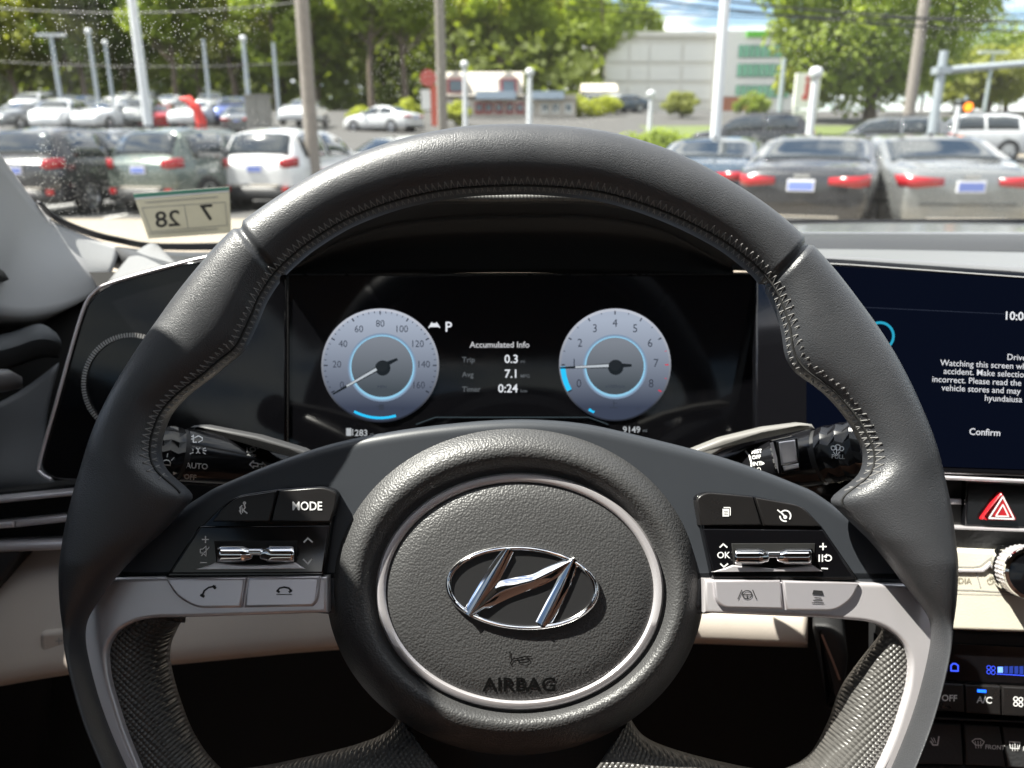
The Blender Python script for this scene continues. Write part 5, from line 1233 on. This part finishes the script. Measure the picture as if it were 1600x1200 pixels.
def roller(cx0, cx1, cy, par):
    """two-part chrome thumb roller set in the bed, with the light lip below it"""
    md_ = (cx0+cx1)/2
    well = btn('roller_well', [(cx0-6,845+cy,4),(cx1+6,845+cy,4),(cx1+4,882+cy,4),(cx0-2,882+cy,4)], M_void, par, -.0113, bev=.0004)
    for (xa, xb) in ((cx0, md_-4), (md_+4, cx1)):
        rows = []
        for k in range(9):
            a = R(-55 + 130*k/8); y = 866+cy - 15*math.sin(a) ; ww = -.0125 + .0055*math.cos(a)
            row = []
            for j, u in enumerate(np.linspace(0, 1, 12)):
                x = xa + (xb-xa)*u; inn = u if xa == cx0 else 1-u
                kk = 1 - .35*max(0, inn-.72)/.28
                row.append(WF.M @ Vector(WF.px(x, 866+cy + (y-866-cy)*kk, -.0125+(ww+.0125)*kk)))
            rows.append(row)
        loft('roller', rows, M_chrome, par, .0008, smooth=60)
    b = MB(); b.tube([WF.px(md_-9,862+cy,-.0095), WF.px(md_+9,862+cy,-.0095)], [.0016,.0016], 12); b.build('roller_axle', M_chrome, par, WF.M, smooth=50)
    prism('roller_lip', [(cx0-36,890+cy),(cx0-16,884+cy),(cx0-4,879+cy),(md_,884+cy),(cx1+2,879+cy),(cx1+18,889+cy)], WF, -.0130, -.0108, .0006, M_satin, par)
roller(340, 459, 0, md)
pR = rpoly([(1086,775,8),(1104,768,10),(1180,775,8),(1255,790,16),(1275,812,10),(1286,824,4),(1343,907,3),(1114,905,3),(1098,826,3)], 4)
pbR = prism('switch_panel', pR, WF, -.026, -.0130, .0008, M_piano, sw)
b3 = btn('button', [(1088,778,8),(1104,769,10),(1176,776,2),(1191,821,2),(1095,821,3)], M_button, pbR)
b4 = btn('button', [(1180,777,2),(1252,790,14),(1272,810,8),(1284,823,3),(1194,821.5,2)], M_button, pbR)
md2 = btn('scroll_bed', [(1098,826,2),(1286,828,2),(1338,904,2),(1115,903,2)], M_piano, pbR, -.0118)
s3 = btn('button', [(1115,906,4),(1220,907,2),(1225,953,2),(1132,951,8),(1118,940,8)], M_satin_btn, br_, -.0105, bev=.0011)
s4 = btn('button', [(1223,907,2),(1343,911,2),(1334,936,16),(1306,956,14),(1228,954,2)], M_satin_btn, br_, -.0105, bev=.0011)
P = Print().poly([(1129,795),(1139,795),(1139,807),(1129,807)]).line([(1131,793),(1141,793),(1141,805)],1.4).on('lettering', M_white, b3, WF, -.0109)
P = Print().line([(1131,799),(1137,799)],.9).line([(1131,803),(1137,803)],.9).on('lettering', M_button, b3, WF, -.0107)
P = Print().ring(1227,806,9.5,9.5,2.2,26,0,-40,150).ring(1227,806,9.5,9.5,2.2,12,0,-70+250,285).line([(1227,808),(1221,801)],2.4).line([(1215,797),(1219,800)],2).ring(1227,808,3,3,2.5,10); P.on('lettering', M_white, b4, WF, -.0109)
P = Print().line([(1125,855),(1130,850),(1136,855)],2.2).text('OK',1130.5,872,9.5,'CENTER',bold=.03).line([(1126,881),(1131,886),(1137,881)],2.2).on('lettering', M_white, md2, WF, -.0115)
P = Print().line([(1281,854),(1291,854)],2.2).line([(1286,849),(1286,859)],2.2).line([(1280,867),(1280,877)],2).line([(1285,867),(1285,877)],2).ring(1294,872,6,5.5,2,16,0,-160,120).poly([(1286,870),(1292,865),(1292,872)]).line([(1284,888),(1293,888.5)],2.2).on('lettering', M_white, md2, WF, -.0115)
roller(1149, 1268, 4, md2)
P = Print().line([(1153,936),(1159,922)],1.4).line([(1182,936),(1176,922)],1.4).ring(1167.5,929,8,7,1.4).line([(1160,929),(1175,929)],1.3).line([(1167.5,930),(1167.5,935)],1.2).on('lettering', M_dark, s3, WF, -.0102)
P = Print().poly([(1271,922),(1285,923),(1287,930),(1269,929)]).line([(1273,934),(1283,934.5)],1.4).line([(1271,938),(1285,938.5)],1.4).line([(1269,942),(1287,942.5)],1.4).on('lettering', M_dark, s4, WF, -.0102)
# textured inserts curving back inside the bezels
def insert(name, o, i, m):
    rows = []
    n_ = 30
    oo = spline(o, 10); ii = spline(i, 10)
    for u, ww in ((0,-.0165),(.1,-.0160),(.3,-.0170),(.55,-.021),(.8,-.029),(.93,-.037),(1.0,-.046)):
        rows.append([Vector(WF.px(a[0]+(b_[0]-a[0])*u, a[1]+(b_[1]-a[1])*u, ww)) for a, b_ in zip(oo, ii)])
    mm = len(rows[0]); v = [p for r in rows for p in r]; f = [(j*mm+k, j*mm+k+1, (j+1)*mm+k+1, (j+1)*mm+k) for j in range(len(rows)-1) for k in range(mm-1)]
    o_ = mobj(name, v, f, m, sw, WF.M, 60, recalc=False)
    if sum(p.normal.z for p in o_.data.polygons) < 0: o_.data.flip_normals()
    solid(o_, .003); return o_
insert('spoke_insert', [(290,962),(230,962),(186,982),(164,1016),(166,1062),(190,1142),(222,1215),(262,1290)], [(288,964),(276,985),(267,1010),(268,1040),(282,1092),(306,1150),(345,1200),(420,1260)], M_insert)
insert('spoke_insert', [(1380,968),(1395,980),(1414,1000),(1426,1028),(1424,1072),(1400,1152),(1370,1215),(1330,1290)], [(1378,985),(1366,1002),(1340,1035),(1313,1075),(1292,1130),(1262,1180),(1215,1205),(1120,1240)], M_insert)
# lower spokes
insert('lower_spoke', [(262,1290),(360,1300),(480,1290),(560,1275),(640,1260),(720,1250)], [(330,1204),(400,1198),(480,1182),(560,1162),(606,1142),(622,1118)], M_insert)
insert('lower_spoke', [(1330,1290),(1240,1300),(1140,1290),(1060,1275),(980,1260),(900,1250)], [(1250,1202),(1190,1202),(1110,1186),(1040,1166),(1004,1148),(985,1122)], M_insert)
prism('lower_hub', rpoly([(625,1120),(985,1120),(1000,1300),(600,1300)], 20), WF, -.055, -.040, .004, M_black, sw)
